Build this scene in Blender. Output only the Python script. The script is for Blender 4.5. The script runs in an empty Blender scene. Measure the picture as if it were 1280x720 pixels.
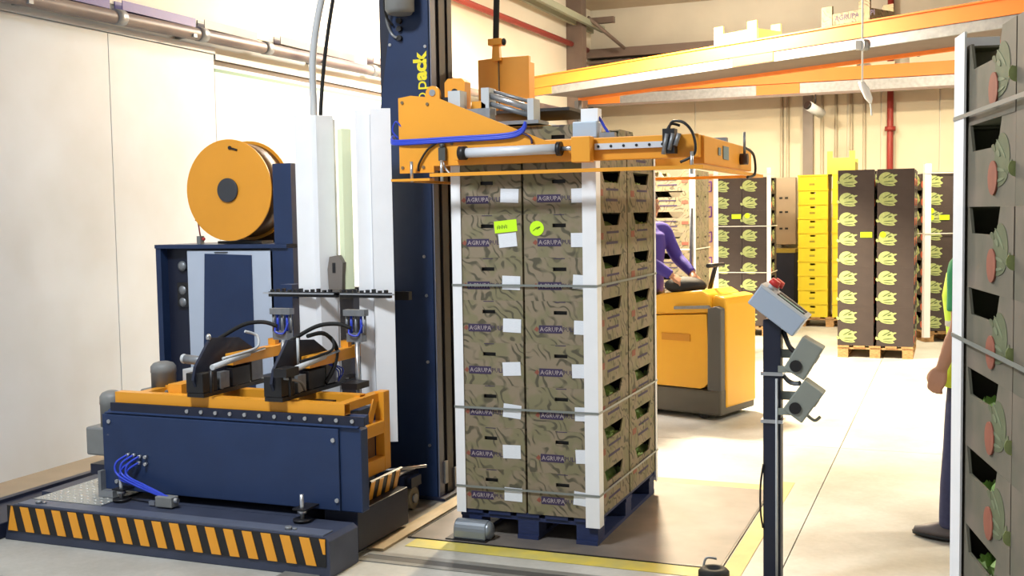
import bpy, bmesh, math, random
from mathutils import Vector, Matrix
random.seed(7)
SC = bpy.context.scene
COL = SC.collection

# ------------------------------------------------------------------ camera
def cam_setup():
    f, yaw, pitch, roll = 1387.97, 0.37956, 0.0661, -0.01637
    fw = Vector((-math.sin(yaw)*math.cos(pitch), math.cos(yaw)*math.cos(pitch), -math.sin(pitch)))
    r = Vector((math.cos(yaw), math.sin(yaw), 0)); u = r.cross(fw)
    c, s = math.cos(roll), math.sin(roll)
    R, U = c*r + s*u, -s*r + c*u
    m = Matrix((R, U, -fw)).transposed().to_4x4()
    m.translation = (1.7271, -5.5224, 1.7685)
    cd = bpy.data.cameras.new('camera'); co = bpy.data.objects.new('camera', cd); COL.objects.link(co)
    co.matrix_world = m
    cd.sensor_width = 36.0; cd.lens = 36.0*f/1280.0
    cd.clip_start = 0.05; cd.clip_end = 200
    SC.camera = co
cam_setup()

# ------------------------------------------------------------------ world, lamps, exposure
SC.view_settings.view_transform = 'Standard'
SC.view_settings.look = 'None'
SC.view_settings.gamma = 1.0
SC.view_settings.use_curve_mapping = False
SC.view_settings.exposure = 0.0
W = bpy.data.worlds.new('hall_ambient'); SC.world = W; W.use_nodes = True
W.node_tree.nodes['Background'].inputs[0].default_value = (0.93, 0.97, 1.0, 1)
W.node_tree.nodes['Background'].inputs[1].default_value = 0.46

LAMPS = [  # position, size, watts, colour, label
    ((-1.45, 6.3, 4.40), 0.5, 1250, (1.0, 0.84, 0.58), 'round high-bay lamp hanging in front of the yellow rack beam'),
    ((1.7, 8.9, 4.75), 0.55, 430, (1.0, 0.85, 0.58), 'round high-bay lamp hanging over the dark carton pallets'),
    ((-2.7, 5.0, 4.75), 0.55, 200, (1.0, 0.98, 0.95), 'round high-bay lamp hanging beside the white panel wall'),
    ((5.0, 2.6, 4.75), 0.55, 280, (1.0, 0.95, 0.82), 'round high-bay lamp hanging over the open aisle'),
    ((-1.6, -3.0, 4.85), 0.9, 270, (0.84, 0.93, 1.0), 'round high-bay lamp hanging before the strapping machine'),
]

# ------------------------------------------------------------------ helpers
def lin(c):
    return c/12.92 if c <= 0.04045 else ((c+0.055)/1.055)**2.4
def rgb(r, g, b): return (lin(r/255), lin(g/255), lin(b/255), 1)
MATS = {}
def mat(name, col, rough=0.5, metal=0.0, noise=0.0, scale=12.0, bump=0.0, col2=None, spec=0.5, stretch=None):
    if name in MATS: return MATS[name]
    m = bpy.data.materials.new(name); m.use_nodes = True
    nt = m.node_tree; b = nt.nodes['Principled BSDF']
    b.inputs['Base Color'].default_value = col
    b.inputs['Roughness'].default_value = rough
    b.inputs['Metallic'].default_value = metal
    b.inputs['Specular IOR Level'].default_value = spec
    if noise > 0 or bump > 0:
        tc = nt.nodes.new('ShaderNodeTexCoord'); n = nt.nodes.new('ShaderNodeTexNoise')
        n.inputs['Scale'].default_value = scale; n.inputs['Detail'].default_value = 6
        src = tc.outputs['Object']
        if stretch:
            mp = nt.nodes.new('ShaderNodeMapping'); mp.inputs['Scale'].default_value = stretch
            nt.links.new(src, mp.inputs[0]); src = mp.outputs[0]
        nt.links.new(src, n.inputs['Vector'])
        if noise > 0:
            r = nt.nodes.new('ShaderNodeValToRGB')
            r.color_ramp.elements[0].position = 0.3; r.color_ramp.elements[1].position = 0.7
            c2 = col2 or tuple(x*(1-noise) for x in col[:3])+(1,)
            r.color_ramp.elements[0].color = c2; r.color_ramp.elements[1].color = col
            nt.links.new(n.outputs['Fac'], r.inputs[0]); nt.links.new(r.outputs[0], b.inputs['Base Color'])
        if bump > 0:
            bp = nt.nodes.new('ShaderNodeBump'); bp.inputs['Strength'].default_value = bump; bp.inputs['Distance'].default_value = 0.01
            nt.links.new(n.outputs['Fac'], bp.inputs['Height']); nt.links.new(bp.outputs[0], b.inputs['Normal'])
    MATS[name] = m
    return m

def emat(name, col, strength):
    m = bpy.data.materials.new(name); m.use_nodes = True
    b = m.node_tree.nodes['Principled BSDF']
    b.inputs['Base Color'].default_value = col
    b.inputs['Emission Color'].default_value = col; b.inputs['Emission Strength'].default_value = strength
    MATS[name] = m; return m

def leaf_print_mat(name, base, stroke, light, scale=7.0):
    """cardboard printed all over with curved leaf strokes"""
    m = bpy.data.materials.new(name); m.use_nodes = True; nt = m.node_tree; b = nt.nodes['Principled BSDF']
    b.inputs['Roughness'].default_value = 0.75
    tc = nt.nodes.new('ShaderNodeTexCoord'); oi = nt.nodes.new('ShaderNodeObjectInfo')
    ad = nt.nodes.new('ShaderNodeVectorMath'); ad.operation = 'MULTIPLY_ADD'
    ad.inputs[1].default_value = (1, 1, 1)
    ml = nt.nodes.new('ShaderNodeMath'); ml.operation = 'MULTIPLY'; ml.inputs[1].default_value = 37.0
    nt.links.new(oi.outputs['Random'], ml.inputs[0])
    cb = nt.nodes.new('ShaderNodeCombineXYZ'); nt.links.new(ml.outputs[0], cb.inputs[0]); nt.links.new(ml.outputs[0], cb.inputs[2])
    nt.links.new(tc.outputs['Object'], ad.inputs[0]); nt.links.new(cb.outputs[0], ad.inputs[2])
    wv = nt.nodes.new('ShaderNodeTexWave'); wv.inputs['Scale'].default_value = scale; wv.inputs['Distortion'].default_value = 14
    wv.inputs['Detail'].default_value = 1.2; wv.inputs['Detail Scale'].default_value = 1.1; wv.bands_direction = 'DIAGONAL'
    nt.links.new(ad.outputs[0], wv.inputs['Vector'])
    r1 = nt.nodes.new('ShaderNodeValToRGB'); r1.color_ramp.elements[0].position = 0.12; r1.color_ramp.elements[1].position = 0.34
    r1.color_ramp.elements[0].color = (1, 1, 1, 1); r1.color_ramp.elements[1].color = (0, 0, 0, 1)
    nt.links.new(wv.outputs['Fac'], r1.inputs[0])
    n1 = nt.nodes.new('ShaderNodeTexNoise'); n1.inputs['Scale'].default_value = 13; n1.inputs['Detail'].default_value = 1
    nt.links.new(ad.outputs[0], n1.inputs['Vector'])
    r2 = nt.nodes.new('ShaderNodeValToRGB'); r2.color_ramp.elements[0].position = 0.40; r2.color_ramp.elements[1].position = 0.56
    nt.links.new(n1.outputs['Fac'], r2.inputs[0])
    mu = nt.nodes.new('ShaderNodeMath'); mu.operation = 'MULTIPLY'
    nt.links.new(r1.outputs[0], mu.inputs[0]); nt.links.new(r2.outputs[0], mu.inputs[1])
    n2 = nt.nodes.new('ShaderNodeTexNoise'); n2.inputs['Scale'].default_value = 9; n2.inputs['Detail'].default_value = 2
    nt.links.new(ad.outputs[0], n2.inputs['Vector'])
    mx0 = nt.nodes.new('ShaderNodeMix'); mx0.data_type = 'RGBA'; mx0.inputs[6].default_value = base; mx0.inputs[7].default_value = light
    r3 = nt.nodes.new('ShaderNodeValToRGB'); r3.color_ramp.elements[0].position = 0.46; r3.color_ramp.elements[1].position = 0.58
    nt.links.new(n2.outputs['Fac'], r3.inputs[0]); nt.links.new(r3.outputs[0], mx0.inputs[0])
    mx = nt.nodes.new('ShaderNodeMix'); mx.data_type = 'RGBA'; mx.inputs[7].default_value = stroke
    nt.links.new(mx0.outputs[2], mx.inputs[6]); nt.links.new(mu.outputs[0], mx.inputs[0])
    nt.links.new(mx.outputs[2], b.inputs['Base Color'])
    MATS[name] = m; return m

NAVY = mat('navy_paint', rgb(37, 55, 92), 0.42, noise=0.16, scale=5, spec=0.4)
NAVYD = mat('dark_navy_paint', rgb(26, 32, 54), 0.5, noise=0.15, scale=6)
YEL = mat('machine_yellow_paint', rgb(236, 160, 46), 0.42, noise=0.07, scale=4)
ORNG = mat('rack_orange_paint', rgb(240, 128, 38), 0.5, noise=0.10, scale=3)
BLK = mat('black_metal', rgb(28, 27, 30), 0.45, noise=0.2, scale=20)
RUB = mat('black_rubber', rgb(22, 22, 23), 0.75)
GRYM = mat('grey_motor_paint', rgb(128, 129, 128), 0.5, noise=0.10, scale=14)
STEEL = mat('bright_steel', rgb(205, 208, 214), 0.28, 0.85, noise=0.06, scale=25)
GALV = mat('galvanised_steel', rgb(150, 153, 158), 0.45, 0.55, noise=0.25, scale=18)
WHITE = mat('white_card', rgb(242, 243, 247), 0.6, noise=0.04, scale=9)
BLUEH = mat('blue_air_tube', rgb(46, 70, 196), 0.35)
PALEB = mat('pale_blue_panel', rgb(192, 203, 222), 0.4, noise=0.04, scale=5)
CHALK = mat('light_grey_paint', rgb(196, 200, 204), 0.45, noise=0.07, scale=10)
KHAKI = leaf_print_mat('leaf_printed_cardboard', rgb(138, 124, 103), rgb(84, 79, 62), rgb(126, 119, 90), 8.5)
DARKC = mat('dark_brown_card', rgb(62, 52, 50), 0.7, noise=0.16, scale=9)
FGC = mat('grey_brown_card', rgb(124, 112, 100), 0.7, noise=0.3, scale=5, col2=rgb(92, 92, 78))
TANC = mat('tan_card', rgb(205, 172, 136), 0.75, noise=0.1, scale=8)
YELC = mat('yellow_plastic', rgb(226, 204, 44), 0.5, noise=0.08, scale=8)
INK = mat('purple_ink', rgb(58, 46, 78), 0.7)
INKR = mat('faded_red_ink', rgb(140, 78, 62), 0.7)
INKW = mat('pale_ink', rgb(160, 148, 148), 0.7)
PAPER = mat('paper_label', rgb(232, 236, 244), 0.6, noise=0.10, scale=60, stretch=(1, 1, 6))
FLUO = mat('fluorescent_sticker', rgb(205, 255, 30), 0.5)
INKG = mat('dark_green_ink', rgb(70, 110, 20), 0.6)
PBLUE = mat('blue_painted_wood', rgb(34, 48, 92), 0.6, noise=0.3, scale=20, stretch=(1, 6, 6))
PWOOD = mat('pallet_wood', rgb(196, 158, 108), 0.75, noise=0.3, scale=14, stretch=(2, 8, 8), col2=rgb(150, 112, 70))
LETT = mat('lettuce_leaf', rgb(196, 216, 146), 0.55, noise=0.45, scale=18, bump=0.6, col2=rgb(136, 176, 88))
LEAFP = mat('pale_leaf_ink', rgb(172, 186, 122), 0.6, noise=0.25, scale=40)
LEAFD = mat('mid_leaf_ink', rgb(84, 98, 58), 0.6, noise=0.25, scale=40)
TOMA = mat('tomato_ink', rgb(206, 92, 66), 0.6, noise=0.2, scale=30)
LEAFS = mat('faded_leaf_ink', rgb(104, 112, 82), .7, noise=.3, scale=12)
LEAFQ = mat('faded_pale_leaf_ink', rgb(124, 134, 104), .7, noise=.3, scale=12)
TOMS = mat('faded_tomato_ink', rgb(160, 92, 72), .7, noise=.3, scale=14)
STRAPM = mat('grey_strap', rgb(126, 130, 126), 0.4)
STRAPW = mat('white_strap', rgb(222, 222, 216), 0.4)
SKIN = mat('skin', rgb(178, 130, 104), 0.55, noise=0.08, scale=10)
REDP = mat('red_pipe_paint', rgb(150, 52, 46), 0.5, noise=0.12, scale=6)
REDB = mat('red_button', rgb(200, 52, 50), 0.4)

WL = {}
class MB:
    def __init__(s): s.v = []; s.f = []; s.sm = []
    def add(s, vs, fs, smooth=False):
        o = len(s.v); s.v += [Vector(v) for v in vs]
        for f in fs: s.f.append([i+o for i in f]); s.sm.append(smooth)
        return s
    def box(s, x0, x1, y0, y1, z0, z1):
        vs = [(x, y, z) for z in (z0, z1) for y in (y0, y1) for x in (x0, x1)]
        return s.add(vs, [(0,2,3,1),(4,5,7,6),(0,1,5,4),(2,6,7,3),(0,4,6,2),(1,3,7,5)])
    def obox(s, c, size, M):
        vs = []
        for z in (-.5, .5):
            for y in (-.5, .5):
                for x in (-.5, .5):
                    vs.append(Vector(c)+M@Vector((x*size[0], y*size[1], z*size[2])))
        return s.add(vs, [(0,2,3,1),(4,5,7,6),(0,1,5,4),(2,6,7,3),(0,4,6,2),(1,3,7,5)])
    def cyl(s, p0, p1, r, n=16, r1=None, smooth=True):
        p0, p1 = Vector(p0), Vector(p1); r1 = r if r1 is None else r1
        d = (p1-p0).normalized(); a = d.orthogonal().normalized(); b = d.cross(a)
        vs = []
        for p, rr in ((p0, r), (p1, r1)):
            for i in range(n):
                t = 2*math.pi*i/n; vs.append(p+(a*math.cos(t)+b*math.sin(t))*rr)
        s.add(vs, [(i, (i+1) % n, n+(i+1) % n, n+i) for i in range(n)], smooth)
        s.add(vs, [tuple(range(n-1, -1, -1)), tuple(range(n, 2*n))])
        return s
    def prism(s, poly, axis, a, b):
        """poly: 2D points; axis 'y' -> points are (x,z), 'x' -> (y,z), 'z' -> (x,y)"""
        def P(p, t):
            return {'y': (p[0], t, p[1]), 'x': (t, p[0], p[1]), 'z': (p[0], p[1], t)}[axis]
        n = len(poly); vs = [P(p, a) for p in poly]+[P(p, b) for p in poly]
        fs = [tuple(range(n)), tuple(range(2*n-1, n-1, -1))]+[(i, n+i, n+(i+1) % n, (i+1) % n) for i in range(n)]
        return s.add(vs, fs)
    def tube(s, pts, r, n=8, sub=6):
        P = [Vector(p) for p in pts]
        if len(P) > 2 and sub > 1:
            Q = []
            for i in range(len(P)-1):
                p0 = P[max(i-1, 0)]; p1 = P[i]; p2 = P[i+1]; p3 = P[min(i+2, len(P)-1)]
                for k in range(sub):
                    t = k/sub
                    Q.append(0.5*((2*p1)+(p2-p0)*t+(2*p0-5*p1+4*p2-p3)*t*t+(3*p1-p0-3*p2+p3)*t**3))
            Q.append(P[-1]); P = Q
        rs = r if isinstance(r, (list, tuple)) else None
        vs = []; a = None
        for i, p in enumerate(P):
            d = (P[min(i+1, len(P)-1)]-P[max(i-1, 0)]).normalized()
            a = d.orthogonal().normalized() if a is None else (a-d*a.dot(d)).normalized()
            b = d.cross(a)
            if rs:
                t = i/(len(P)-1)*(len(rs)-1); k = min(int(t), len(rs)-2); rr = rs[k]+(rs[k+1]-rs[k])*(t-k)
            else: rr = r
            for j in range(n):
                t = 2*math.pi*j/n; vs.append(p+(a*math.cos(t)+b*math.sin(t))*rr)
        m = len(P)
        fs = [(i*n+j, i*n+(j+1) % n, (i+1)*n+(j+1) % n, (i+1)*n+j) for i in range(m-1) for j in range(n)]
        s.add(vs, fs, True); s.add(vs, [tuple(range(n-1, -1, -1)), tuple(range((m-1)*n, m*n))])
        return s
    def loft(s, rings, n=20):
        """rings: (centre, rx, ry[, power]) in z order, ellipses in the XY plane"""
        vs = []
        for R in rings:
            c, rx, ry = R[:3]; pw = R[3] if len(R) > 3 else 1.0
            for j in range(n):
                t = 2*math.pi*j/n; cx, sy = math.cos(t), math.sin(t)
                vs.append((c[0]+rx*math.copysign(abs(cx)**pw, cx), c[1]+ry*math.copysign(abs(sy)**pw, sy), c[2]))
        m = len(rings)
        fs = [(i*n+j, i*n+(j+1) % n, (i+1)*n+(j+1) % n, (i+1)*n+j) for i in range(m-1) for j in range(n)]
        s.add(vs, fs, True); s.add(vs, [tuple(range(n-1, -1, -1)), tuple(range((m-1)*n, m*n))])
        return s
    def ball(s, c, rx, ry=None, rz=None, n=16, m=10):
        ry = ry or rx; rz = rz or rx
        vs = [(c[0], c[1], c[2]-rz)]
        for i in range(1, m):
            ph = -math.pi/2+math.pi*i/m
            for j in range(n):
                t = 2*math.pi*j/n
                vs.append((c[0]+rx*math.cos(ph)*math.cos(t), c[1]+ry*math.cos(ph)*math.sin(t), c[2]+rz*math.sin(ph)))
        vs.append((c[0], c[1], c[2]+rz))
        fs = [(0, 1+(j+1) % n, 1+j) for j in range(n)]
        for i in range(m-2):
            fs += [(1+i*n+j, 1+i*n+(j+1) % n, 1+(i+1)*n+(j+1) % n, 1+(i+1)*n+j) for j in range(n)]
        k = 1+(m-2)*n
        fs += [(k+j, k+(j+1) % n, len(vs)-1) for j in range(n)]
        return s.add(vs, fs, True)
    def mesh(s, name, m, off=Vector((0, 0, 0))):
        me = bpy.data.meshes.new(name)
        me.from_pydata([tuple(v-off) for v in s.v], [], s.f)
        me.polygons.foreach_set('use_smooth', s.sm); me.materials.append(m); me.update()
        bm = bmesh.new(); bm.from_mesh(me); bmesh.ops.remove_doubles(bm, verts=bm.verts, dist=1e-6)
        bmesh.ops.recalc_face_normals(bm, faces=bm.faces); bm.to_mesh(me); bm.free()
        return me
    def build(s, name, m, parent=None, bevel=0.0, origin=None):
        """vertices are given in world space; parent is an unrotated object. Without a parent the origin is the base centre."""
        if parent is not None: off = WL.get(parent.name, Vector((0, 0, 0)))
        elif origin is not None: off = Vector(origin)
        else:
            mn = [min(v[i] for v in s.v) for i in range(3)]; mx = [max(v[i] for v in s.v) for i in range(3)]
            off = Vector(((mn[0]+mx[0])/2, (mn[1]+mx[1])/2, mn[2]))
        o = bpy.data.objects.new(name, s.mesh(name, m, off)); COL.objects.link(o)
        if parent is not None: o.parent = parent
        else: o.location = off
        WL[o.name] = off
        if bevel > 0:
            b = o.modifiers.new('edge', 'BEVEL'); b.width = bevel; b.segments = 2; b.limit_method = 'ANGLE'; b.angle_limit = math.radians(50)
        return o

def tag(o, label=None, cat=None, group=None, kind=None):
    if label: o['label'] = label
    if cat: o['category'] = cat
    if group: o['group'] = group
    if kind: o['kind'] = kind
    return o
def root(name, loc, label, cat, group=None):
    o = bpy.data.objects.new(name, None); COL.objects.link(o); o.location = loc; o.empty_display_size = 0.1
    WL[o.name] = Vector(loc); return tag(o, label, cat, group)
def copy_tree(o, parent=None):
    c = o.copy(); COL.objects.link(c); c.parent = parent
    for ch in list(o.children): copy_tree(ch, c)
    return c
def arc(cx, cy, r, a0, a1, n=8):
    return [(cx+r*math.cos(math.radians(a0+(a1-a0)*i/n)), cy+r*math.sin(math.radians(a0+(a1-a0)*i/n))) for i in range(n+1)]
def text_mesh(name, body, size, m, bold=0.0, res=2, italic=0.0):
    """flat lettering in its own XY plane, left-bottom aligned"""
    cu = bpy.data.curves.new('lettering_curve', 'FONT'); cu.body = body; cu.size = size; cu.offset = bold; cu.resolution_u = res; cu.shear = italic
    ob = bpy.data.objects.new('lettering_curve', cu); COL.objects.link(ob)
    dg = bpy.context.evaluated_depsgraph_get(); me = bpy.data.meshes.new_from_object(ob.evaluated_get(dg))
    bpy.data.objects.remove(ob); bpy.data.curves.remove(cu)
    me.name = name; me.materials.clear(); me.materials.append(m)
    return me
def child_mesh(name, me, parent, M=None):
    o = bpy.data.objects.new(name, me); COL.objects.link(o); o.parent = parent
    if M is not None: o.matrix_local = M
    WL[o.name] = WL.get(parent.name, Vector((0, 0, 0)))
    return o
def struct(name, mb, m, label=None, bevel=0):
    o = mb.build(name, m, bevel=bevel); o['kind'] = 'structure'
    if label: o['label'] = label
    return o

def added_fill_lamp(p, w, c, lab):
    t = root('added_fill_lamp', p, lab, 'lamp')
    MB().cyl((p[0], p[1], p[2]+.13), (p[0], p[1], 5.318), .012, 8).build('stem', GALV, t)
    MB().cyl((p[0], p[1], p[2]+.115), (p[0], p[1], p[2]+.16), .05, 14).build('cap', GRYM, t)
    MB().ball(p, .045, .045, .07, 12, 8).build('bulb', MATS['lamp_glow'], t)
    ld = bpy.data.lights.new('lamp_light', 'POINT'); ld.shadow_soft_size = .11; ld.energy = w; ld.color = c
    lo = bpy.data.objects.new('lamp_light', ld); COL.objects.link(lo); lo.parent = t
def place_lamps():
    for p, sz, w, c, lab in LAMPS:
        t = root('high_bay_lamp', p, lab, 'lamp')
        mb = MB(); mb.loft([((p[0], p[1], p[2]), sz*.62, sz*.62), ((p[0], p[1], p[2]+.12), sz*.5, sz*.5), ((p[0], p[1], p[2]+.26), .12, .12)], 24)
        mb.build('reflector', GALV, t)
        MB().cyl((p[0], p[1], p[2]+.26), (p[0], p[1], p[2]+.42), .1, 16).build('ballast', GRYM, t)
        MB().cyl((p[0], p[1], p[2]+.42), (p[0], p[1], 5.318), .008, 6).build('cable', RUB, t)
        MB().cyl((p[0], p[1], p[2]-.012), (p[0], p[1], p[2]-.002), sz*.5, 24).build('diffuser', MATS.get('lamp_glow') or emat('lamp_glow', (1, .9, .75, 1), 12), t)
        ld = bpy.data.lights.new('lamp_light', 'AREA'); ld.shape = 'DISK'; ld.size = sz; ld.energy = w; ld.color = c
        ud = bpy.data.lights.new('added_uplight', 'AREA'); ud.shape = 'DISK'; ud.size = .3; ud.energy = w*(.5 if w > 400 else .2); ud.color = c   # added upward light to brighten ceiling and upper walls
        uo = bpy.data.objects.new('added_uplight', ud); COL.objects.link(uo); uo.parent = t; uo.location = (0, 0, .47); uo.rotation_euler.x = math.pi
        lo = bpy.data.objects.new('lamp_light', ld); COL.objects.link(lo); lo.parent = t; lo.location = (0, 0, -.03)

# ------------------------------------------------------------------ the building
def concrete_mat():
    m = bpy.data.materials.new('worn_concrete'); m.use_nodes = True; nt = m.node_tree; b = nt.nodes['Principled BSDF']
    tc = nt.nodes.new('ShaderNodeTexCoord')
    n = nt.nodes.new('ShaderNodeTexNoise'); n.inputs['Scale'].default_value = 1.1; n.inputs['Detail'].default_value = 8; n.inputs['Roughness'].default_value = .6
    n2 = nt.nodes.new('ShaderNodeTexNoise'); n2.inputs['Scale'].default_value = 38; n2.inputs['Detail'].default_value = 4
    for x in (n, n2): nt.links.new(tc.outputs['Object'], x.inputs['Vector'])
    r = nt.nodes.new('ShaderNodeValToRGB'); r.color_ramp.elements[0].position = .35; r.color_ramp.elements[1].position = .62
    r.color_ramp.elements[0].color = rgb(164, 161, 153); r.color_ramp.elements[1].color = rgb(194, 193, 188)
    nt.links.new(n.outputs['Fac'], r.inputs[0])
    mx = nt.nodes.new('ShaderNodeMix'); mx.data_type = 'RGBA'; mx.blend_type = 'MULTIPLY'; mx.inputs[0].default_value = .22
    nt.links.new(r.outputs[0], mx.inputs[6]); nt.links.new(n2.outputs['Fac'], mx.inputs[7]); nt.links.new(mx.outputs[2], b.inputs['Base Color'])
    rr = nt.nodes.new('ShaderNodeMapRange'); rr.inputs[3].default_value = .38; rr.inputs[4].default_value = .62
    nt.links.new(n.outputs['Fac'], rr.inputs[0]); nt.links.new(rr.outputs[0], b.inputs['Roughness'])
    MATS['worn_concrete'] = m; return m
CONC = concrete_mat()
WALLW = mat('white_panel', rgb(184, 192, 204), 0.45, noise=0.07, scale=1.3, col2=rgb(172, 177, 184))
WALLC = mat('cream_wall', rgb(214, 204, 180), 0.6, noise=0.10, scale=1.5)
WALLG = mat('upper_grey_wall', rgb(214, 210, 198), 0.7, noise=0.08, scale=2)
CEILM = mat('ceiling_board', rgb(200, 186, 164), 0.8, noise=0.12, scale=2)
TRUSS = mat('brown_truss_paint', rgb(118, 103, 96), 0.6, noise=0.15, scale=6)
DUCT = mat('grey_pipe_lagging', rgb(132, 120, 116), 0.45, noise=0.35, scale=3, col2=rgb(78, 66, 76), stretch=(1, .6, 1))
PURP = mat('violet_tray', rgb(86, 72, 150), 0.5, noise=0.1, scale=5)
JOINT = mat('dark_joint', rgb(70, 62, 52), 0.9)

fl = struct('floor', MB().box(-4.5, 9.0, -9.0, 14.0, -.30, -.012), JOINT)
slab = fl
xs = [-4.4, .953, 5.4, 9.0]; ys = [-9.0, -1.4, 2.93, 8.2, 14.0]
for i in range(3):
    for j in range(4):
        MB().box(xs[i]+.003, xs[i+1]-.003, ys[j]+.003, ys[j+1]-.003, -.012, 0).build('slab', CONC, fl)

wl = struct('wall_left', MB().box(-4.55, -4.262, -9.0, 14.0, 0, 5.32), WALLG)
seams = [-9.0, -6.5, -3.93, -2.63, -1.33, -.03, 1.27, 2.57]
for a, b in zip(seams[:-1], seams[1:]):
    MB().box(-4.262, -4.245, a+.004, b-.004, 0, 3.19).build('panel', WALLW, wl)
# sliding-door bay beyond the second joint
for a, b in ((2.57, 5.6), (5.6, 8.6), (8.6, 13.4)):
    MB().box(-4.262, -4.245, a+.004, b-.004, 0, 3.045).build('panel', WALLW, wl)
MB().box(-4.262, -4.247, 2.58, 13.4, 3.045, 3.075).build('green_seal', mat('green_seal', rgb(96, 128, 108), .6), wl)
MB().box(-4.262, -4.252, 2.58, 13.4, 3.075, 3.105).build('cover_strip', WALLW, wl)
MB().box(-4.262, -4.257, 2.58, 13.4, 3.105, 3.15).build('track_slot', mat('track_slot_brown', rgb(92, 80, 72), .7), wl)
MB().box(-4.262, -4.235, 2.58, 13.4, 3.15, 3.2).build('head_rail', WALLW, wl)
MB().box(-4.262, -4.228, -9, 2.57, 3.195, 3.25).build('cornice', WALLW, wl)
MB().box(-4.262, -4.25, -9, 13.4, 3.42, 5.318).build('upper_cladding', mat('upper_white_cladding', rgb(226, 220, 206), .6, noise=.05, scale=2), wl)

struct('wall_back', MB().box(-4.5, 9, 13.42, 13.7, 0, 5.32), WALLG)
wb = bpy.data.objects['wall_back']
pan = [-4.245, -2.4, -.93, -.5, .1, .62, 1.5, 3.0, 4.5, 6.0, 7.5, 9.0]
for a, b in zip(pan[:-1], pan[1:]):
    MB().box(a+.012, b-.012, 13.40, 13.42, 0, 3.95).build('panel', WALLC, wb)
MB().box(-.60, -.44, 13.3, 13.40, 0, 3.95).build('pilaster', mat('grey_steel_pilaster', rgb(128, 118, 112), .5, noise=.12, scale=4), wb)
struct('wall_right', MB().box(9.0, 9.3, -9, 14, 0, 5.32), WALLG)
struct('ceiling', MB().box(-4.5, 9.3, -9, 14, 5.32, 5.5), CEILM)
# trusses and ledger under the ceiling
for k, y in enumerate((9.0, 5.0, 1.0, -3.0)):
    m = MB().box(-4.245, 9, y-.05, y+.05, 5.0, 5.06); m.box(-4.245, 9, y-.05, y+.05, 5.25, 5.318)
    for i in range(13):
        x = -4.2+i; m.cyl((x, y, 5.04), (x+.5, y, 5.27), .025, 6); m.cyl((x+.5, y, 5.27), (x+1, y, 5.04), .025, 6)
    struct('trim_%d' % (k+1), m, TRUSS, 'brown lattice truss under the ceiling')
m = MB().box(-4.24, 4.5, 13.1, 13.39, 4.45, 4.6); m.box(-4.24, 4.5, 13.12, 13.39, 4.36, 4.40)
struct('trim_5', m, TRUSS, 'brown ledger beam along the back wall')
m = MB().box(-4.245, -3.98, 12.05, 12.3, 0, 5.318); m.cyl((-3.9, 12.15, 4.98), (-3.5, 12.9, 4.55), .03, 8); m.box(-4.1, -3.6, 12.6, 12.7, 4.95, 5.05)
struct('trim_6', m, TRUSS, 'brown steel column against the white panel wall')
m = MB()
for x in (-4.1, -3.9): m.box(x-.03, x+.03, 2, 13, 4.85, 4.95)
struct('trim_7', m, mat('pale_green_channel', rgb(150, 156, 140), .6), 'pale channels running along the top of the left wall')

# services along the left wall
t = root('wall_pipe', (-4.12, 2.5, 3.2), 'thick grey lagged pipe running along the top of the white panels', 'pipe')
MB().tube([(-4.13, -8, 3.20), (-4.13, 0, 3.275), (-4.13, 3, 3.315), (-4.13, 8, 3.37), (-4.13, 13, 3.43)], .052, 14, 3).build('pipe', DUCT, t)
for y in (-2.2, .35, 2.1, 4.1, 6.4, 9):
    MB().box(-4.26, -4.07, y-.02, y+.02, 3.235+y*.013, 3.262+y*.013).build('bracket', GALV, t)
for y in (-1.2, 1.26, 2.25, 3.2, 5.2):
    z = 3.28+y*.0125
    MB().cyl((-4.13, y-.05, z), (-4.13, y+.05, z+.001), .060, 14).build('coupling', GALV, t)
for i, (a, b, mm, l) in enumerate(((-3.4, -1.4, PURP, 'first violet'), (-1.2, 1.22, PURP, 'long violet'), (1.36, 2.24, PURP, 'short violet'),
                              (2.36, 3.12, DUCT, 'short grey'), (3.5, 4.9, DUCT, 'second grey'), (5.3, 7.6, DUCT, 'far grey'))):
    tz = max(3.345, 3.335+.0125*b); m = MB().box(-4.25, -4.17, a, b, tz, tz+.007); m.box(-4.25, -4.243, a, b, tz, tz+.08); m.box(-4.177, -4.17, a, b, tz, tz+.08)
    tag(m.build('cable_tray', mm), ['violet cable tray, the piece at the near end of the pipe', 'violet cable tray above the first white panels', 'violet cable tray, the short piece above the second white panel joint',
        'grey cable tray just past the short violet one', 'grey cable tray above the strip of green seal', 'grey cable tray running behind the tall mast'][i], 'cable tray', 'cable trays above the wall pipe')
m = MB().tube([(-4.16, -8, 4.40), (-4.16, 2, 4.46), (-4.16, 12.9, 4.56)], .045, 10, 2)
tag(m.build('sprinkler_pipe', REDP), 'long red pipe running high along the left wall', 'pipe')
t = root('riser_pipe', (.76, 13.3, 0), 'vertical red pipe with couplings on the cream back wall', 'pipe')
MB().cyl((.76, 13.30, 0), (.76, 13.30, 5.3), .05, 10).build('pipe', REDP, t)
for z in (1.4, 3.0, 4.4): MB().cyl((.76, 13.30, z), (.76, 13.30, z+.07), .085, 10).build('coupling', REDP, t)
m = MB()
for x in (-.93, -.84, -.3, -.12, .12, .3): m.cyl((x, 13.37, .3), (x, 13.37, 3.9), .022, 8)
m = None
for i, x in enumerate((-.95, -.85, -.30, -.08, .16, .36)):
    o = MB().cyl((x, 13.37, .1), (x, 13.37, 3.9), .022, 8).build('wall_conduit', mat('cream_conduit', rgb(188, 178, 156), .5))
    tag(o, 'thin pale conduit running up the cream back wall', 'conduit', 'pale conduits on the back wall')
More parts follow.
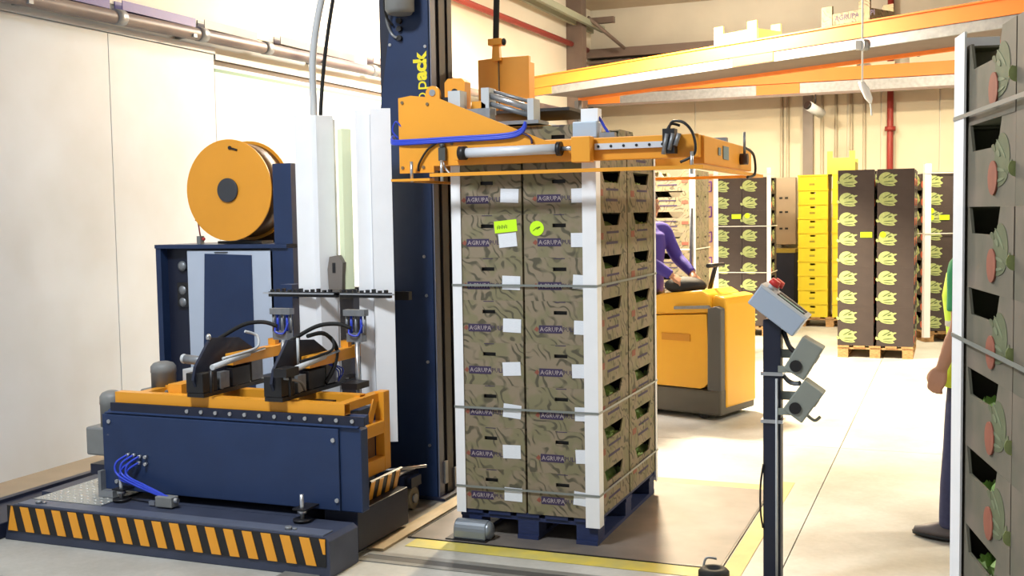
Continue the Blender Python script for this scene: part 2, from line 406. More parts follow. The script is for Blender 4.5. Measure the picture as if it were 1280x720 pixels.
# electrical panel, dark bin and bullet camera at the back wall
t = root('wall_panel_box', (-.88, 13.2, 1.16), 'beige electrical box with slots above the dark bin', 'box')
MB().box(-1.06, -.69, 13.12, 13.30, 1.2, 2.3).build('case', mat('beige_case', rgb(168, 150, 128), .5), t, .01)
for z in (1.95, 1.72, 1.45):
    for x in (-.95, -.86): MB().box(x, x+.05, 13.108, 13.12, z, z+.03).build('slot', BLK, t)
t = root('bin', (-.88, 12.9, 0), 'dark navy bin with a yellow rim below the beige box', 'bin')
MB().box(-1.12, -.66, 12.75, 13.25, 0, 1.08).build('body', NAVYD, t, .01)
MB().box(-1.13, -.65, 12.74, 13.26, 1.08, 1.14).build('lid', mat('dull_yellow', rgb(170, 150, 60), .5), t)
MB().box(-1.13, -.65, 12.74, 12.755, .12, .18).build('band', mat('dull_yellow', rgb(170, 150, 60), .5), t)

# ------------------------------------------------------------------ racks overhead
def crate(loc, rz, w, d, h, m, label, lettering=None):
    t = root('fruit_crate', loc, label, 'crate'); z0 = loc[2]
    x, y = loc[0], loc[1]
    MB().box(x-w/2, x+w/2, y-d/2, y+d/2, z0+.03, z0+.045).build('bottom', m, t)
    for s in (-1, 1):
        MB().box(x-w/2, x+w/2, y+s*d/2-.008, y+s*d/2+.008, z0+.05, z0+h*.66).build('side_board', m, t)
        MB().box(x+s*w/2-.008, x+s*w/2+.008, y-d/2, y+d/2, z0+.05, z0+h*.66).build('end_board', m, t)
        for q in (-1, 1):
            MB().box(x+s*w/2-(.13 if s > 0 else 0), x+s*w/2+(0 if s > 0 else .13), y+q*d/2-.012, y+q*d/2+.012, z0, z0+h).build('corner_post', m, t)
    if lettering:
        me = text_mesh('lettering', lettering, .075, INK, .001)
        child_mesh('lettering', me, t, Matrix.Translation((-w*.22, -d/2-.010, .09)) @ Matrix.Rotation(math.pi/2, 4, 'X'))
    t.rotation_euler.z = rz
    return t
# skewed yellow-lit beam: from (-3.59, 8.66) to (3.4, 4.66)
A = Vector((-3.75, 8.75, 0)); Bv = Vector((3.6, 4.55, 0)); D = (Bv-A).normalized(); L = (Bv-A).length; ang = math.atan2(D.y, D.x)
Rm = Matrix.Rotation(ang, 3, 'Z')
def beam_at(s, n, z): return A+D*s+Vector((-D.y, D.x, 0))*n+Vector((0, 0, z))
def skew_box(mb, s0, s1, n0, n1, z0, z1):
    return mb.obox(beam_at((s0+s1)/2, (n0+n1)/2, (z0+z1)/2), (s1-s0, n1-n0, z1-z0), Rm)
t = root('storage_rack', beam_at(L/2, 0, 0), 'orange pallet rack beam set askew across the hall, carrying two crates', 'rack')
b = skew_box(skew_box(MB(), 0, L, 0, .05, 3.46, 3.62), 0, L, -.015, 0, 3.605, 3.62).build('beam', ORNG, t)
skew_box(MB(), 0, L, .012, .05, 3.355, 3.455).build('lower_beam', GALV, t)
for s0, s1 in ((.02, .575), (3.645, 4.214)): skew_box(MB(), s0, s1, .004, .014, 3.36, 3.455).build('orange_sleeve', ORNG, t)
skew_box(MB(), 0, L, 1.0, 1.05, 3.36, 3.62).build('beam', ORNG, t)
skew_box(MB(), 0.05, L-.05, .052, .998, 3.40, 3.44).build('deck', TRUSS, t)
for s in (.0, L-.08):
    for n in (.052, .93): skew_box(MB(), s, s+.08, n, n+.06, 0, 3.36).build('upright', mat('rack_upright_grey', rgb(110, 112, 120), .5), t)
for n in (0, 1):
    pass
crate(beam_at(3.42, .55, 3.63), ang, .62, .42, .26, mat('pale_crate_wood', rgb(232, 214, 120), .7, noise=.1), 'pale yellow wooden crate with notched sides on the skewed beam')
crate(beam_at(4.92, .5, 3.63), ang, .58, .42, .25, KHAKI, 'brown printed crate on the skewed beam over the aisle', 'AGRUPAPULPI')

t = root('wall_rack', (-1.3, 12.7, 0), 'orange and grey pallet rack along the back wall holding white boxes', 'rack')
MB().box(-4.2, 5.2, 12.58, 12.64, 3.77, 3.97).build('beam', ORNG, t)
MB().box(-4.2, 5.2, 12.60, 12.64, 3.60, 3.76).build('lower_beam', GALV, t)
MB().box(-4.2, 5.2, 12.585, 12.60, 3.56, 3.60).build('edge_strip', TRUSS, t)
for a, b2 in ((-4.06, -3.5), (-1.24, -.56)): MB().box(a, b2, 12.588, 12.60, 3.605, 3.76).build('orange_sleeve', ORNG, t)
MB().box(-4.2, 5.2, 13.10, 13.14, 3.77, 3.97).build('beam', ORNG, t)
MB().box(-4.15, 5.15, 12.65, 13.095, 3.93, 3.965).build('deck', TRUSS, t)
for x in (-4.2, 5.12):
    for y in (12.65, 13.05): MB().box(x, x+.08, y, y+.05, 0, 3.93).build('upright', MATS['rack_upright_grey'], t)
BOXM = mat('off_white_box', rgb(222, 210, 184), .6, noise=.06, scale=5)
for x0, x1, h, lab in ((-.24, .29, .23, 'plain off-white box on the back wall rack beside the hanging chain'), (-.78, -.5, .05, 'flat white packet lying on the back wall rack'),
                       (.5, .85, .06, 'flat white tray lying on the back wall rack'), (-1.97, -1.03, .14, 'long low off-white box on the back wall rack')):
    t = root('storage_box', ((x0+x1)/2, 12.9, 3.966), lab, 'box')
    MB().box(x0, x1, 12.72, 13.08, 3.966, 3.966+h*.75).build('body', BOXM, t)
    MB().box(x0-.006, x1+.006, 12.714, 13.086, 3.966+h*.75, 3.966+h).build('lid', BOXM, t)
t = root('storage_box', (1.45, 12.95, 3.966), 'white box with a round port and a step, right of the hanging chain', 'box')
MB().box(1.06, 1.95, 12.8, 13.14, 3.966, 4.20).build('body', BOXM, t)
MB().box(1.06, 1.75, 12.82, 13.14, 4.20, 4.36).build('upper_body', BOXM, t)
MB().cyl((1.19, 12.80, 4.13), (1.19, 12.788, 4.13), .05, 16).build('port', mat('dark_brown_port', rgb(80, 60, 52), .5), t)
# hanging chain hoist control and bullet camera
t = root('hanging_pull_cord', (.91, 5.5, 2.68), 'white pull cord with pulley and tassel hanging over the aisle', 'pull cord')
MB().cyl((.91, 5.5, 2.9), (.91, 5.5, 5.3), .009, 6).build('cord', CHALK, t)
MB().cyl((.90, 5.48, 3.30), (.95, 5.52, 3.30), .055, 12).build('pulley', GALV, t)
MB().box(.85, .905, 5.47, 5.53, 3.26, 3.34).build('pulley_hook', CHALK, t)
MB().loft([((.983, 5.5, 2.755), .012, .012), ((.968, 5.5, 2.80), .035, .025), ((.93, 5.5, 2.90), .042, .028), ((.90, 5.5, 2.96), .028, .025)], 10).build('tassel', CHALK, t)
MB().tube([(.983, 5.5, 2.755), (.99, 5.5, 2.70), (.995, 5.5, 2.64)], .007, 6).build('tail', CHALK, t)
t = root('bullet_camera', (-.30, 12.5, 3.2), 'white bullet camera hanging under the back wall rack', 'camera')
MB().cyl((-.31, 12.5, 3.42), (-.31, 12.5, 3.56), .014, 8).build('stem', BLK, t)
MB().cyl((-.40, 12.4, 3.38), (-.22, 12.6, 3.26), .075, 14).build('body', CHALK, t)
MB().cyl((-.425, 12.372, 3.397), (-.40, 12.4, 3.38), .065, 14).build('lens', BLK, t)

place_lamps()
added_fill_lamp((-1.2, 10.2, 4.95), 330, (1.0, .88, .68), 'added fill lamp hanging out of view near the back wall ledger beam')  # added lamp, kept out of view, to brighten the upper back wall

# ------------------------------------------------------------------ floor fittings
PLATE = mat('worn_steel_plate', rgb(122, 113, 106), .55, .05, noise=.3, scale=4, col2=rgb(98, 92, 88))
YLINE = mat('worn_yellow_line', rgb(206, 186, 74), .6, noise=.4, scale=7, col2=rgb(176, 168, 104))
YLINE2 = mat('worn_cream_line', rgb(214, 190, 110), .6, noise=.2, scale=7)
t = root('floor_plate', (-.2, .68, 0), 'worn square steel plate in the floor under the strapped load', 'floor plate')
MB().box(-1.045, .66, -.145, 1.49, .001, .006).build('plate', PLATE, t)
MB().box(-1.045, .66, -.155, -.147, .001, .007).build('edge_bar', BLK, t)
MB().box(.662, .672, -.155, 1.49, .001, .007).build('edge_bar', BLK, t)
MB().box(-1.058, -1.047, -.155, 1.49, .001, .007).build('edge_bar', BLK, t)
tag(MB().box(-1.0, .66, -.30, -.16, .001, .003).build('floor_marking', YLINE), 'worn yellow painted line before the steel floor plate', 'floor marking')
tag(MB().box(.68, .78, -.5, 1.75, .001, .003).build('floor_marking', YLINE2), 'worn cream-yellow painted line beside the control post', 'floor marking')
tag(MB().box(-1.04, .655, 1.50, 1.63, .001, .003).build('floor_marking', YLINE2), 'worn cream-yellow painted line behind the steel floor plate', 'floor marking')
t = root('floor_rail', (-1.18, .3, 0), 'flat steel rail with raised wooden edge between machine and load', 'rail')
MB().box(-1.36, -1.16, -1.2, 2.2, .001, .012).build('steel_strip', mat('grey_rail_steel', rgb(150, 148, 142), .4, .4, noise=.2), t)
MB().box(-1.158, -1.065, -.42, 2.2, .001, .014).build('edge_board', mat('worn_pine', rgb(186, 166, 134), .7, noise=.2, scale=6, stretch=(4, 1, 4)), t)
t = root('floor_channel', (.2, -.5, 0), 'narrow steel channel set in the floor along the front', 'channel')
MB().box(-1.12, 2.4, -.49, -.44, .001, .004).build('lip', mat('grey_rail_steel', rgb(150, 148, 142), .4, .4), t)
MB().box(-1.12, 2.4, -.56, -.49, .001, .002).build('slot', mat('channel_slot', rgb(74, 72, 70), .5), t)
MB().box(-1.12, 2.4, -.60, -.56, .001, .004).build('lip', mat('grey_rail_steel', rgb(150, 148, 142), .4, .4), t)
# grey rounded housing before the pallet
t = root('roller_housing', (-.69, -.06, .006), 'grey rounded steel housing on the floor before the blue pallet', 'housing')
pr_ = [(-.115, .012)]+arc(-.06, .055, .055, 180, 0, 10)+[(-.005, .012)]
MB().prism(pr_, 'x', -.80, -.61).build('shell', mat('grey_satin', rgb(140, 148, 158), .3, .5), t, .008)
MB().box(-.84, -.60, -.13, -.003, .006, .012).build('base_plate', BLK, t)
MB().ball((-.61, -.06, .055), .03, .05, .05, 12, 8).build('end_cap', mat('grey_satin', rgb(140, 148, 158), .3, .5), t)
t = root('rubber_stop', (.66, -.27, .004), 'black round rubber stop on the yellow floor line', 'rubber stop')
MB().loft([((.66, -.27, .004), .075, .075), ((.66, -.27, .03), .075, .075), ((.66, -.27, .045), .06, .06), ((.66, -.27, .046), .035, .035), ((.66, -.27, .02), .03, .03)], 20).build('ring', RUB, t)
MB().tube([(.60, -.23, .02), (.61, -.21, .07), (.66, -.20, .07)], .006, 6).build('loop', GALV, t)

# ------------------------------------------------------------------ navy guide and striped platform
struct('floor_strip_left', MB().box(-4.244, -3.64, -9, 12.0, .0005, .016), mat('brown_strip', rgb(128, 116, 100), .7, noise=.2, scale=3), 'flat brown strip along the foot of the white wall')  # flat strip on the floor, browner and darker than the slabs
t = root('floor_guide', (-3.45, 2, 0), 'long navy steel guide on the floor along the white wall', 'guide')
MB().box(-3.62, -3.215, -1.0, 6.5, 0.001, .09).build('profile', NAVYD, t, .006)
MB().box(-3.62, -3.57, -1.0, 6.5, .0905, .11).build('lip', NAVYD, t)
t = root('machine_platform', (-2.15, -.3, 0), 'navy machine platform with yellow and black hazard stripes', 'platform')
MB().prism([(-3.20, 0), (-1.10, 0), (-1.10, .185), (-1.125, .205), (-3.12, .205), (-3.15, .195)], 'y', -.90, -.62).build('frame', mat('platform_paint', rgb(58, 64, 84), .5, noise=.25, scale=6), t, .004)
MB().box(-3.20, -1.46, -.618, .1, 0, .205).build('rear_frame', MATS['platform_paint'], t)
m = MB().box(-3.17, -1.12, -.904, -.9005, .055, .198); m.build('stripe_backing', BLK, t)
st = MB().prism([(-.029, .195), (.028, .195), (.066, .058), (.009, .058)], 'y', -.908, -.9045)
sm = st.mesh('hazard_stripe', YEL)
tm = WL[t.name]
for k in range(17):
    child_mesh('hazard_stripe', sm, t, Matrix.Translation(Vector((-3.045+.1128*k, 0, 0))-tm))
MB().prism([(-3.138, .195), (-3.128, .195), (-3.098, .058), (-3.165, .058)], 'y', -.908, -.9045).build('hazard_stripe', YEL, t)
MB().prism([(-1.155, .195), (-1.122, .195), (-1.122, .12), (-1.135, .12)], 'y', -.908, -.9045).build('hazard_stripe', YEL, t)
tp = MB().box(-3.10, -2.62, -.78, .09, .206, .210).build('tread_plate', mat('aluminium_tread', rgb(176, 178, 176), .4, .6), t)
stud = MB()
for i in range(10):
    for j in range(17):
        x = -3.07+i*.048; y = -.75+j*.05
        stud.loft([((x, y, .210), .014, .007), ((x, y, .2125), .010, .004)], 6)
o = stud.build('tread_studs', mat('aluminium_stud', rgb(226, 226, 222), .25, .6), tp); o['kind'] = 'stuff'
MB().box(-3.10, -1.14, -.895, -.80, .206, .212).build('edge_plate', mat('platform_edge', rgb(92, 98, 116), .45, noise=.2, scale=9), t)
for x in (-2.98, -1.36): # lock nuts on the edge plate
    MB().cyl((x, -.86, .212), (x, -.86, .228), .018, 6).cyl((x+.03, -.85, .212), (x+.03, -.85, .22), .012, 6).build('lock_nut', GALV, t)

# ------------------------------------------------------------------ strapping unit (navy housing, yellow rails, two heads)
t = root('strapping_unit', (-1.92, -.35, .24), 'navy strapping machine housing with yellow rails and two push heads', 'machine')
su = t
MB().prism([(-2.755, .245), (-1.09, .245), (-1.09, .675), (-1.10, .69), (-2.745, .69), (-2.755, .675)], 'y', -.585, -.51).build('housing', NAVY, t, .006)
MB().box(-2.755, -1.35, -.509, .02, .245, .69).build('rear_housing', NAVY, t)
p = MB().box(-2.75, -1.215, -.600, -.586, .25, .68).build('front_panel', NAVY, t, .004)
for x, z in ((-2.70, .64), (-1.245, .62), (-1.23, .305), (-2.66, .30)):
    MB().cyl((x, -.600, z), (x, -.608, z), .012, 8).build('screw', STEEL, p)
fl_ = MB().prism([(-.60, .69), (-.50, .74), (-.48, .74), (-.48, .69)], 'x', -2.72, -1.10).build('top_flange', NAVY, t)
fl2 = MB().box(-2.70, -1.07, -.585, -.575, .695, .745).build('bolt_strip', NAVYD, t)
for k in range(12):
    MB().cyl((-2.17+.094*k, -.585, .722), (-2.17+.094*k, -.594, .722), .011, 8).build('bolt', STEEL, fl2)
# rails
def rtube(mb, x0, x1, y0, y1, z0, z1, w=.006):
    """hollow square tube along x"""
    mb.box(x0, x1, y0, y1, z0, z0+w).box(x0, x1, y0, y1, z1-w, z1).box(x0, x1, y0, y0+w, z0+w, z1-w).box(x0, x1, y1-w, y1, z0+w, z1-w); return mb
rtube(MB(), -2.69, -1.20, -.555, -.495, .742, .802).build('rail', YEL, t)
rtube(MB(), -2.60, -1.27, -.27, -.21, .742, .802).build('rail', YEL, t)
MB().box(-1.30, -1.24, -.493, -.05, .745, .79).build('cross_rail', YEL, t)
MB().box(-2.37, -2.28, -.49, -.28, .745, .85).build('rail_block', YEL, t)
MB().box(-2.62, -2.56, -.493, -.10, .745, .79).build('cross_rail', YEL, t)
# yellow C frame at the right end
c = MB().box(-1.262, -1.205, -.12, -.05, .36, .80)
c.box(-1.262, -1.205, -.50, -.12, .36, .44).box(-1.262, -1.205, -.50, -.12, .57, .64)
c.build('end_frame', YEL, t, .004)
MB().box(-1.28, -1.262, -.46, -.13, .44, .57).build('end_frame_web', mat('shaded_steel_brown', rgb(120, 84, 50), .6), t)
hz = MB().obox((-1.18, -.20, .30), (.012, .36, .13), Matrix.Rotation(math.radians(24), 3, 'Y')).build('hazard_plate', BLK, t)
for k in range(4):
    M = Matrix.Rotation(math.radians(24), 3, 'Y')
    m = MB(); y = -.34+k*.095
    cc = Vector((-1.18, -.20, .30))
    pts = [M@Vector((.0075, yy-(-.20), zz))+cc for yy, zz in ((y-.045, .062), (y, .062), (y+.05, -.062), (y+.005, -.062))]
    m.add(pts+[q_+M@Vector((.002, 0, 0)) for q_ in pts], [(0, 1, 2, 3), (7, 6, 5, 4), (0, 4, 5, 1), (1, 5, 6, 2), (2, 6, 7, 3), (3, 7, 4, 0)])
    m.build('hazard_stripe', YEL, hz)
MB().obox((-1.235, -.20, .70), (.01, .05, .13), Matrix.Rotation(math.radians(-30), 3, 'X')).build('hazard_tab', YEL, t)
# low trolley beam, rods, wheel
MB().box(-1.405, -1.34, .03, .56, .04, .235).build('trolley_beam', NAVYD, t, .005)
MB().box(-1.34, -1.14, -.55, .02, .03, .238).build('trolley_skirt', NAVYD, t, .004)
MB().cyl((-1.30, .02, .255), (-1.30, .42, .25), .012, 10).cyl((-1.38, .10, .29), (-1.18, .34, .285), .009, 8).build('guide_rod', STEEL, t)
w_ = MB().cyl((-1.335, .36, .078), (-1.275, .36, .078), .066, 24).build('wheel', mat('tan_wheel', rgb(128, 120, 98), .6), t)
MB().cyl((-1.275, .36, .078), (-1.262, .36, .078), .028, 14).build('hub', GALV, w_)
MB().box(-1.36, -1.26, .30, .43, .15, .21).build('wheel_bracket', NAVYD, t)
# motors on the left
def motor(cx, cy, z0, z1, r, box=True):
    g = MB(); g.loft([((cx, cy, z0), r, r), ((cx, cy, z0+(z1-z0)*.62), r, r), ((cx, cy, z0+(z1-z0)*.64), r*1.04, r*1.04), ((cx, cy, z0+(z1-z0)*.84), r*1.02, r*1.02),
             ((cx, cy, z0+(z1-z0)*.95), r*.8, r*.8), ((cx, cy, z1), r*.4, r*.4)], 20)
    g.build('motor', GRYM, t)
motor(-2.80, -.46, .58, .79, .066)
MB().box(-2.93, -2.76, -.54, -.36, .42, .585).build('gearbox', GRYM, t, .012)
MB().box(-2.80, -2.755, -.50, -.40, .30, .42).build('motor_bracket', BLK, t)
MB().box(-2.94, -2.757, -.5, -.2, .30, .36).build('side_step', NAVYD, t)
motor(-2.62, -.22, .76, .935, .072)
MB().box(-2.74, -2.55, -.29, -.14, .742, .775).build('gearbox', GRYM, t, .01)
MB().box(-2.50, -2.40, -.20, -.08, .80, .89).build('terminal_box', CHALK, t, .005)
# levelling feet standing on the platform
for x, y in ((-2.58, -.66), (-1.38, -.70), (-2.58, -.02), (-1.38, -.02)):
    if y < -.1:
        f_ = MB().cyl((x, y, .213), (x, y, .224), .048, 18).build('levelling_foot', BLK, t)
        MB().cyl((x, y, .224), (x, y, .35), .011, 10).build('spindle', STEEL, f_)
        MB().cyl((x, y, .25), (x, y, .268), .024, 6).build('nut', STEEL, f_)
        MB().box(x-.04, x+.04, y-.03, -.60, .272, .280).build('foot_bracket', BLK, f_)
    else:
        MB().box(x-.05, x+.05, y-.03, y+.03, .211, .246).build('levelling_foot', BLK, t)
MB().box(-2.76, -2.66, -.64, -.60, .213, .25).build('foot_bracket', GALV, t)
MB().box(-2.76, -2.74, -.64, -.60, .2505, .36).build('foot_bracket', GALV, t)
# valve block with blue tubes
v_ = MB().box(-2.30, -2.19, -.72, -.66, .213, .27).build('valve_block', GRYM, t, .004)
MB().cyl((-2.31, -.69, .25), (-2.17, -.69, .25), .014, 10).box(-2.36, -2.32, -.70, -.68, .213, .235).build('valve_fitting', STEEL, v_)
for i, (x, z) in enumerate(((-2.565, .46), (-2.525, .46), (-2.485, .455), (-2.49, .42), (-2.445, .455), (-2.445, .415))):
    MB().cyl((x, -.600, z), (x, -.622, z), .010, 8).build('tube_fitting', STEEL, t)
for i in range(5):
    x, z = ((-2.565, .46), (-2.525, .46), (-2.485, .455), (-2.49, .42), (-2.525, .43))[i]
    MB().tube([(x, -.622, z), (x-.045, -.66, z-.04), (x-.03-.004*i, -.67, z-.10), (x+.10, -.68, .31), (-2.27+.012*i, -.69, .262)], .0065, 6, 6).build('air_tube', BLUEH, t)

def head(X, dz, second):
    h = root('push_head', (X, -.3, .80), 'navy strap push head beside the coil control box, next to the grey motors' if not second else 'navy strap push head with looped hose at the rail ends', 'push head', 'push heads on the yellow rails')
    MB().box(X-.055, X+.055, -.60, .30, .803, .825).build('slide_rail', BLK, h)
    for k in range(7): MB().cyl((X+.04, -.55+.13*k, .825), (X+.04, -.55+.13*k, .833), .009, 6).build('bolt', STEEL, h)
    poly = [(-.62, .90), (-.60, .97), (-.46, 1.115), (-.20, 1.09), (-.04, 1.0), (-.06, .905), (-.20, .86), (-.60, .86)]
    MB().prism(poly, 'x', X-.008, X+.008).build('side_plate', NAVYD, h)
    MB().box(X-.06, X+.05, -.60, -.47, .826, .935).build('drive_box', BLK, h, .004)
    MB().box(X+.012, X+.05, -.44, -.36, .83, .92).build('valve', GALV, h)
    MB().box(X-.05, X+.05, -.33, -.16, .826, .93).build('drive_box', BLK, h, .004)
    MB().box(X-.03, X+.04, -.13, -.02, .83, .95).build('clamp_block', GALV, h)
    a = MB().box(X+.010, X+.062, -.34, .24, .945, 1.012).build('push_arm', YEL, h, .004)
    MB().box(X+.0, X+.05, .10, .14, 1.012, 1.05).build('arm_stop', YEL, a)
    c_ = MB().cyl((X+.085, -.56, .965), (X+.085, -.22, 1.0), .016, 10).build('cylinder', CHALK, h)
    MB().cyl((X+.085, -.22, 1.0), (X+.085, -.06, 1.012), .007, 8).build('rod', STEEL, c_)
    MB().cyl((X+.085, -.57, .95), (X+.085, -.57, .83), .010, 8).build('post', BLK, h)
    MB().tube([(X+.075, -.45, 1.0), (X+.09, -.30, 1.01), (X+.09, -.14, 1.03), (X+.06, -.10, 1.09), (X+.02, -.16, 1.12)], .008, 6).build('cable', CHALK if not second else RUB, h)
    if second:
        MB().tube([(X+.03, -.30, 1.12), (X+.05, -.16, 1.12), (X+.06, -.05, 1.03), (X+.06, -.08, .92), (X+.05, -.16, .84)], .012, 8).build('hose', RUB, h)
        MB().cyl((X+.03, -.40, .96), (X+.03, -.40, 1.12), .008, 8).build('rod', CHALK, h)
        MB().box(X+.03, X+.11, -.64, -.52, .94, .985).build('end_bracket', BLK, h)
        MB().tube([(X+.07, -.60, .93), (X+.10, -.50, .90), (X+.08, -.42, .84)], .008, 6).build('cable', GALV, h)
        for q_ in range(3): MB().tube([(X+.03, -.12, .95), (X+.07, -.06+.03*q_, .90), (X+.05, -.02, .83)], .004, 5).build('air_tube', BLUEH, h)
    else:
        MB().cyl((X-.20, -.42, .985), (X-.05, -.42, .975), .026, 12).build('sensor', GALV, h)
        MB().ball((X-.21, -.42, .986), .02, .028, .028, 10, 8).build('sensor_tip', CHALK, h)
        MB().ball((X, -.47, 1.118), .015, .015, .02, 8, 6).build('stud', STEEL, h)
head(-2.10, 0, False)
head(-1.60, 0, True)
MB().box(-1.46, -1.36, -.14, .0, .805, .84).build('junction_block', BLK, su)
MB().box(-1.52, -1.40, -.50, -.30, .745, .775).build('cable_plate', BLK, su)

# ------------------------------------------------------------------ mast
t = root('lift_mast', (-1.5, .75, 0), 'tall navy lift mast with yellow lettering beside the strapped load', 'mast')
MAST = t
MB().prism([(-1.97, .012), (-1.255, .012), (-1.255, 3.55), (-1.42, 3.55), (-1.55, 2.75)], 'y', .60, .615).build('front_plate', NAVY, t)
MB().box(-1.60, -1.33, .615, .93, .012, 3.55).build('column', NAVYD, t)
MB().box(-1.262, -1.248, .60, .67, .03, 3.55).build('edge_flange', mat('grey_blue_flange', rgb(104, 110, 132), .45), t)
for a, b2, mm in ((.67, .705, BLK), (.715, .80, mat('dark_grey_profile', rgb(58, 56, 58), .5, .3)), (.81, .835, BLK), (.84, .90, mat('dark_grey_profile', rgb(58, 56, 58), .5, .3)), (.90, .93, BLK)):
    MB().box(-1.33, -1.258+.012*(mm is not BLK), a, b2, .03, 3.55).build('guide_profile', mm, t)
MB().box(-1.62, -1.2, .57, .96, 0.0135, .03).build('foot_plate', NAVYD, t)
MB().box(-1.25, -1.235, .66, .70, .10, .24).build('foot_bracket', GALV, t); MB().prism([(.80, .04), (.82, .04), (.82, .14), (.90, .14), (.90, .17), (.80, .17)], 'x', -1.25, -1.235).build('foot_bracket', GALV, t)
for x, z in ((-1.522, 2.815), (-1.284, 2.79), (-1.32, 1.52), (-1.31, 1.28), (-1.31, .87), (-1.31, .35)):
    MB().cyl((x, .60, z), (x, .593, z), .010, 8).build('rivet', STEEL, t)
g = MB().loft([((-1.40, .50, 2.975), .07, .075), ((-1.40, .50, 3.0), .088, .09), ((-1.40, .50, 3.25), .088, .09), ((-1.40, .50, 3.3), .05, .05)], 20); g.box(-1.45, -1.35, .56, .60, 3.0, 3.2)
g.build('gearmotor', GRYM, t)
for z in (2.953, 2.905, 2.85): MB().cyl((-1.45, .60, z), (-1.45, .575, z), .017, 10).build('cable_gland', BLK, t)
MB().tube([(-1.49, .52, 3.06), (-1.52, .56, 2.96), (-1.50, .58, 2.88), (-1.46, .575, 2.85)], .009, 6).build('cable', GALV, t)
MB().tube([(-1.50, .5, 3.2), (-1.515, .53, 3.0), (-1.49, .58, 2.93)], .007, 6).build('cable', BLK, t)
# vertical lettering, read upwards: Rei bold white, so thin white, p thin yellow, ack bold yellow
LY = mat('lettering_yellow', rgb(244, 228, 40), .5); LW = mat('lettering_white', rgb(232, 232, 232), .5)
def word_width(me): return max(v.co.x for v in me.vertices)
zc = 2.765
for body, mm, bold, gap in reversed((('Rei', LW, .006, .006), ('so', LY, -.0008, .006), ('p', LY, .0005, .008), ('ack', LY, .0055, .0))):
    me = text_mesh('lettering', body, .118, mm, bold, 3); wd = word_width(me)
    # text x axis -> world z, text y axis -> world -x
    M = Matrix(((0, -1, 0, -1.282), (0, 0, -1, .5985), (1, 0, 0, zc-wd), (0, 0, 0, 1)))
    o = child_mesh('lettering', me, t, Matrix.Translation(-WL[t.name]) @ M); zc -= wd+gap+.006

MAST.location.x += .03
# ------------------------------------------------------------------ edge protector magazines
t = root('protector_magazine', (-1.7, .28, 0), 'dark magazine posts with black comb clamps holding white edge protectors', 'magazine')
for x0, x1 in ((-2.10, -1.63), (-1.61, -1.28)):
    b = MB().box(x0, x1, .12, .15, 1.30, 1.33).build('clamp_bar', BLK, t)
    MB().box(x0-.03, x1+.03, .105, .12, 1.318, 1.326).build('clamp_edge', STEEL, b)
    n = int((x1-x0)/.04)
    for k in range(n): MB().box(x0+.01+k*.04, x0+.028+k*.04, .125, .145, 1.33, 1.342+.004*(k % 3)).build('comb_tooth', BLK, b)
MB().box(-2.14, -2.05, .30, .40, .013, 1.36).build('post', NAVY, t)
MB().box(-1.63, -1.53, .31, .358, .013, 1.30).build('post', mat('dark_grey_post', rgb(62, 60, 64), .5, .2), t)
MB().box(-1.80, -1.66, .42, .48, .013, 1.34).build('post', NAVYD, t)
MB().box(-2.08, -1.28, .36, .40, 1.27, 1.32).build('back_rail', BLK, t)
for x in (-1.98, -1.48):
    u = MB().box(x-.07, x+.07, .05, .10, 1.20, 1.235).build('gripper_head', GALV, t)
    for k, dx in enumerate((-.06, -.03, .0, .035, .06)):
        MB().cyl((x+dx, .075, 1.09), (x+dx, .075, 1.20), .008, 8).build('gripper_rod', BLUEH if k in (1, 3) else GALV, u)
    MB().box(x-.05, x+.05, .05, .11, 1.05, 1.10).build('gripper_base', GALV, u)
    MB().cyl((x+.02, .05, .62), (x+.02, .05, 1.05), .014, 8).build('gripper_stem', STEEL, u)
    MB().tube([(x-.03, .06, 1.14), (x-.02, .03, 1.10), (x+.03, .04, 1.09), (x+.05, .06, 1.15)], .006, 6).build('air_tube', BLUEH, u)
    MB().tube([(x-.36, -.05, 1.06), (x-.22, 0, 1.14), (x-.10, .03, 1.155), (x-.02, .05, 1.13)], .012, 8).build('hose', RUB, u)
MB().prism([(-1.73, 1.34), (-1.64, 1.34), (-1.63, 1.50), (-1.66, 1.545), (-1.72, 1.535), (-1.735, 1.46)], 'y', .20, .24).build('paddle', mat('taupe_plastic', rgb(120, 112, 106), .5), t)
MB().box(-1.70, -1.68, .197, .2, 1.44, 1.50).build('paddle_slot', BLK, t)
def protector(x, y, z0, z1, rot, leg, m, label, group):
    """white L profile, the fold points to -y before turning"""
    mb = MB(); th = .006
    prof = [(0, 0), (leg*.7071, leg*.7071), (leg*.7071-th*.7, leg*.7071+th*.7), (0, th*1.41), (-leg*.7071+th*.7, leg*.7071+th*.7), (-leg*.7071, leg*.7071)]
    R = Matrix.Rotation(rot, 2)
    prof = [tuple(R@Vector(p)) for p in prof]
    mb.prism([(x+p[0], y+p[1]) for p in prof], 'z', z0, z1)
    return tag(mb.build('edge_protector', m), label, 'edge protector', group)
G = 'nested edge protectors in the magazine'
for x, y, z0, z1, r, leg, lab in ((-1.915, .165, .60, 2.375, -.50, .105, 'white edge protector standing beside the cabinet column in the comb clamps'), (-1.765, .165, .60, 2.37, .28, .115, 'white edge protector standing left of the lime strip in the comb clamps'),
                             (-1.505, .165, .62, 2.385, -.35, .085, 'white edge protector standing right of the lime strip in the comb clamps')):
    for k in range(2):
        protector(x+.002*k, y+.020*k, z0, z1-.02*k, r, leg, WHITE, lab if k == 0 else lab.replace('white edge protector standing', 'inner white edge protector nested'), G)
protector(-1.405, .165, .45, 2.39, -.42, .118, WHITE, 'longest white edge protector, standing nearest the mast in the magazine', None)
protector(-1.635, .235, 1.34, 2.29, .2, .06, mat('pale_lime_plastic', rgb(236, 243, 206), .5), 'pale lime plastic strip standing between the white protectors', None)

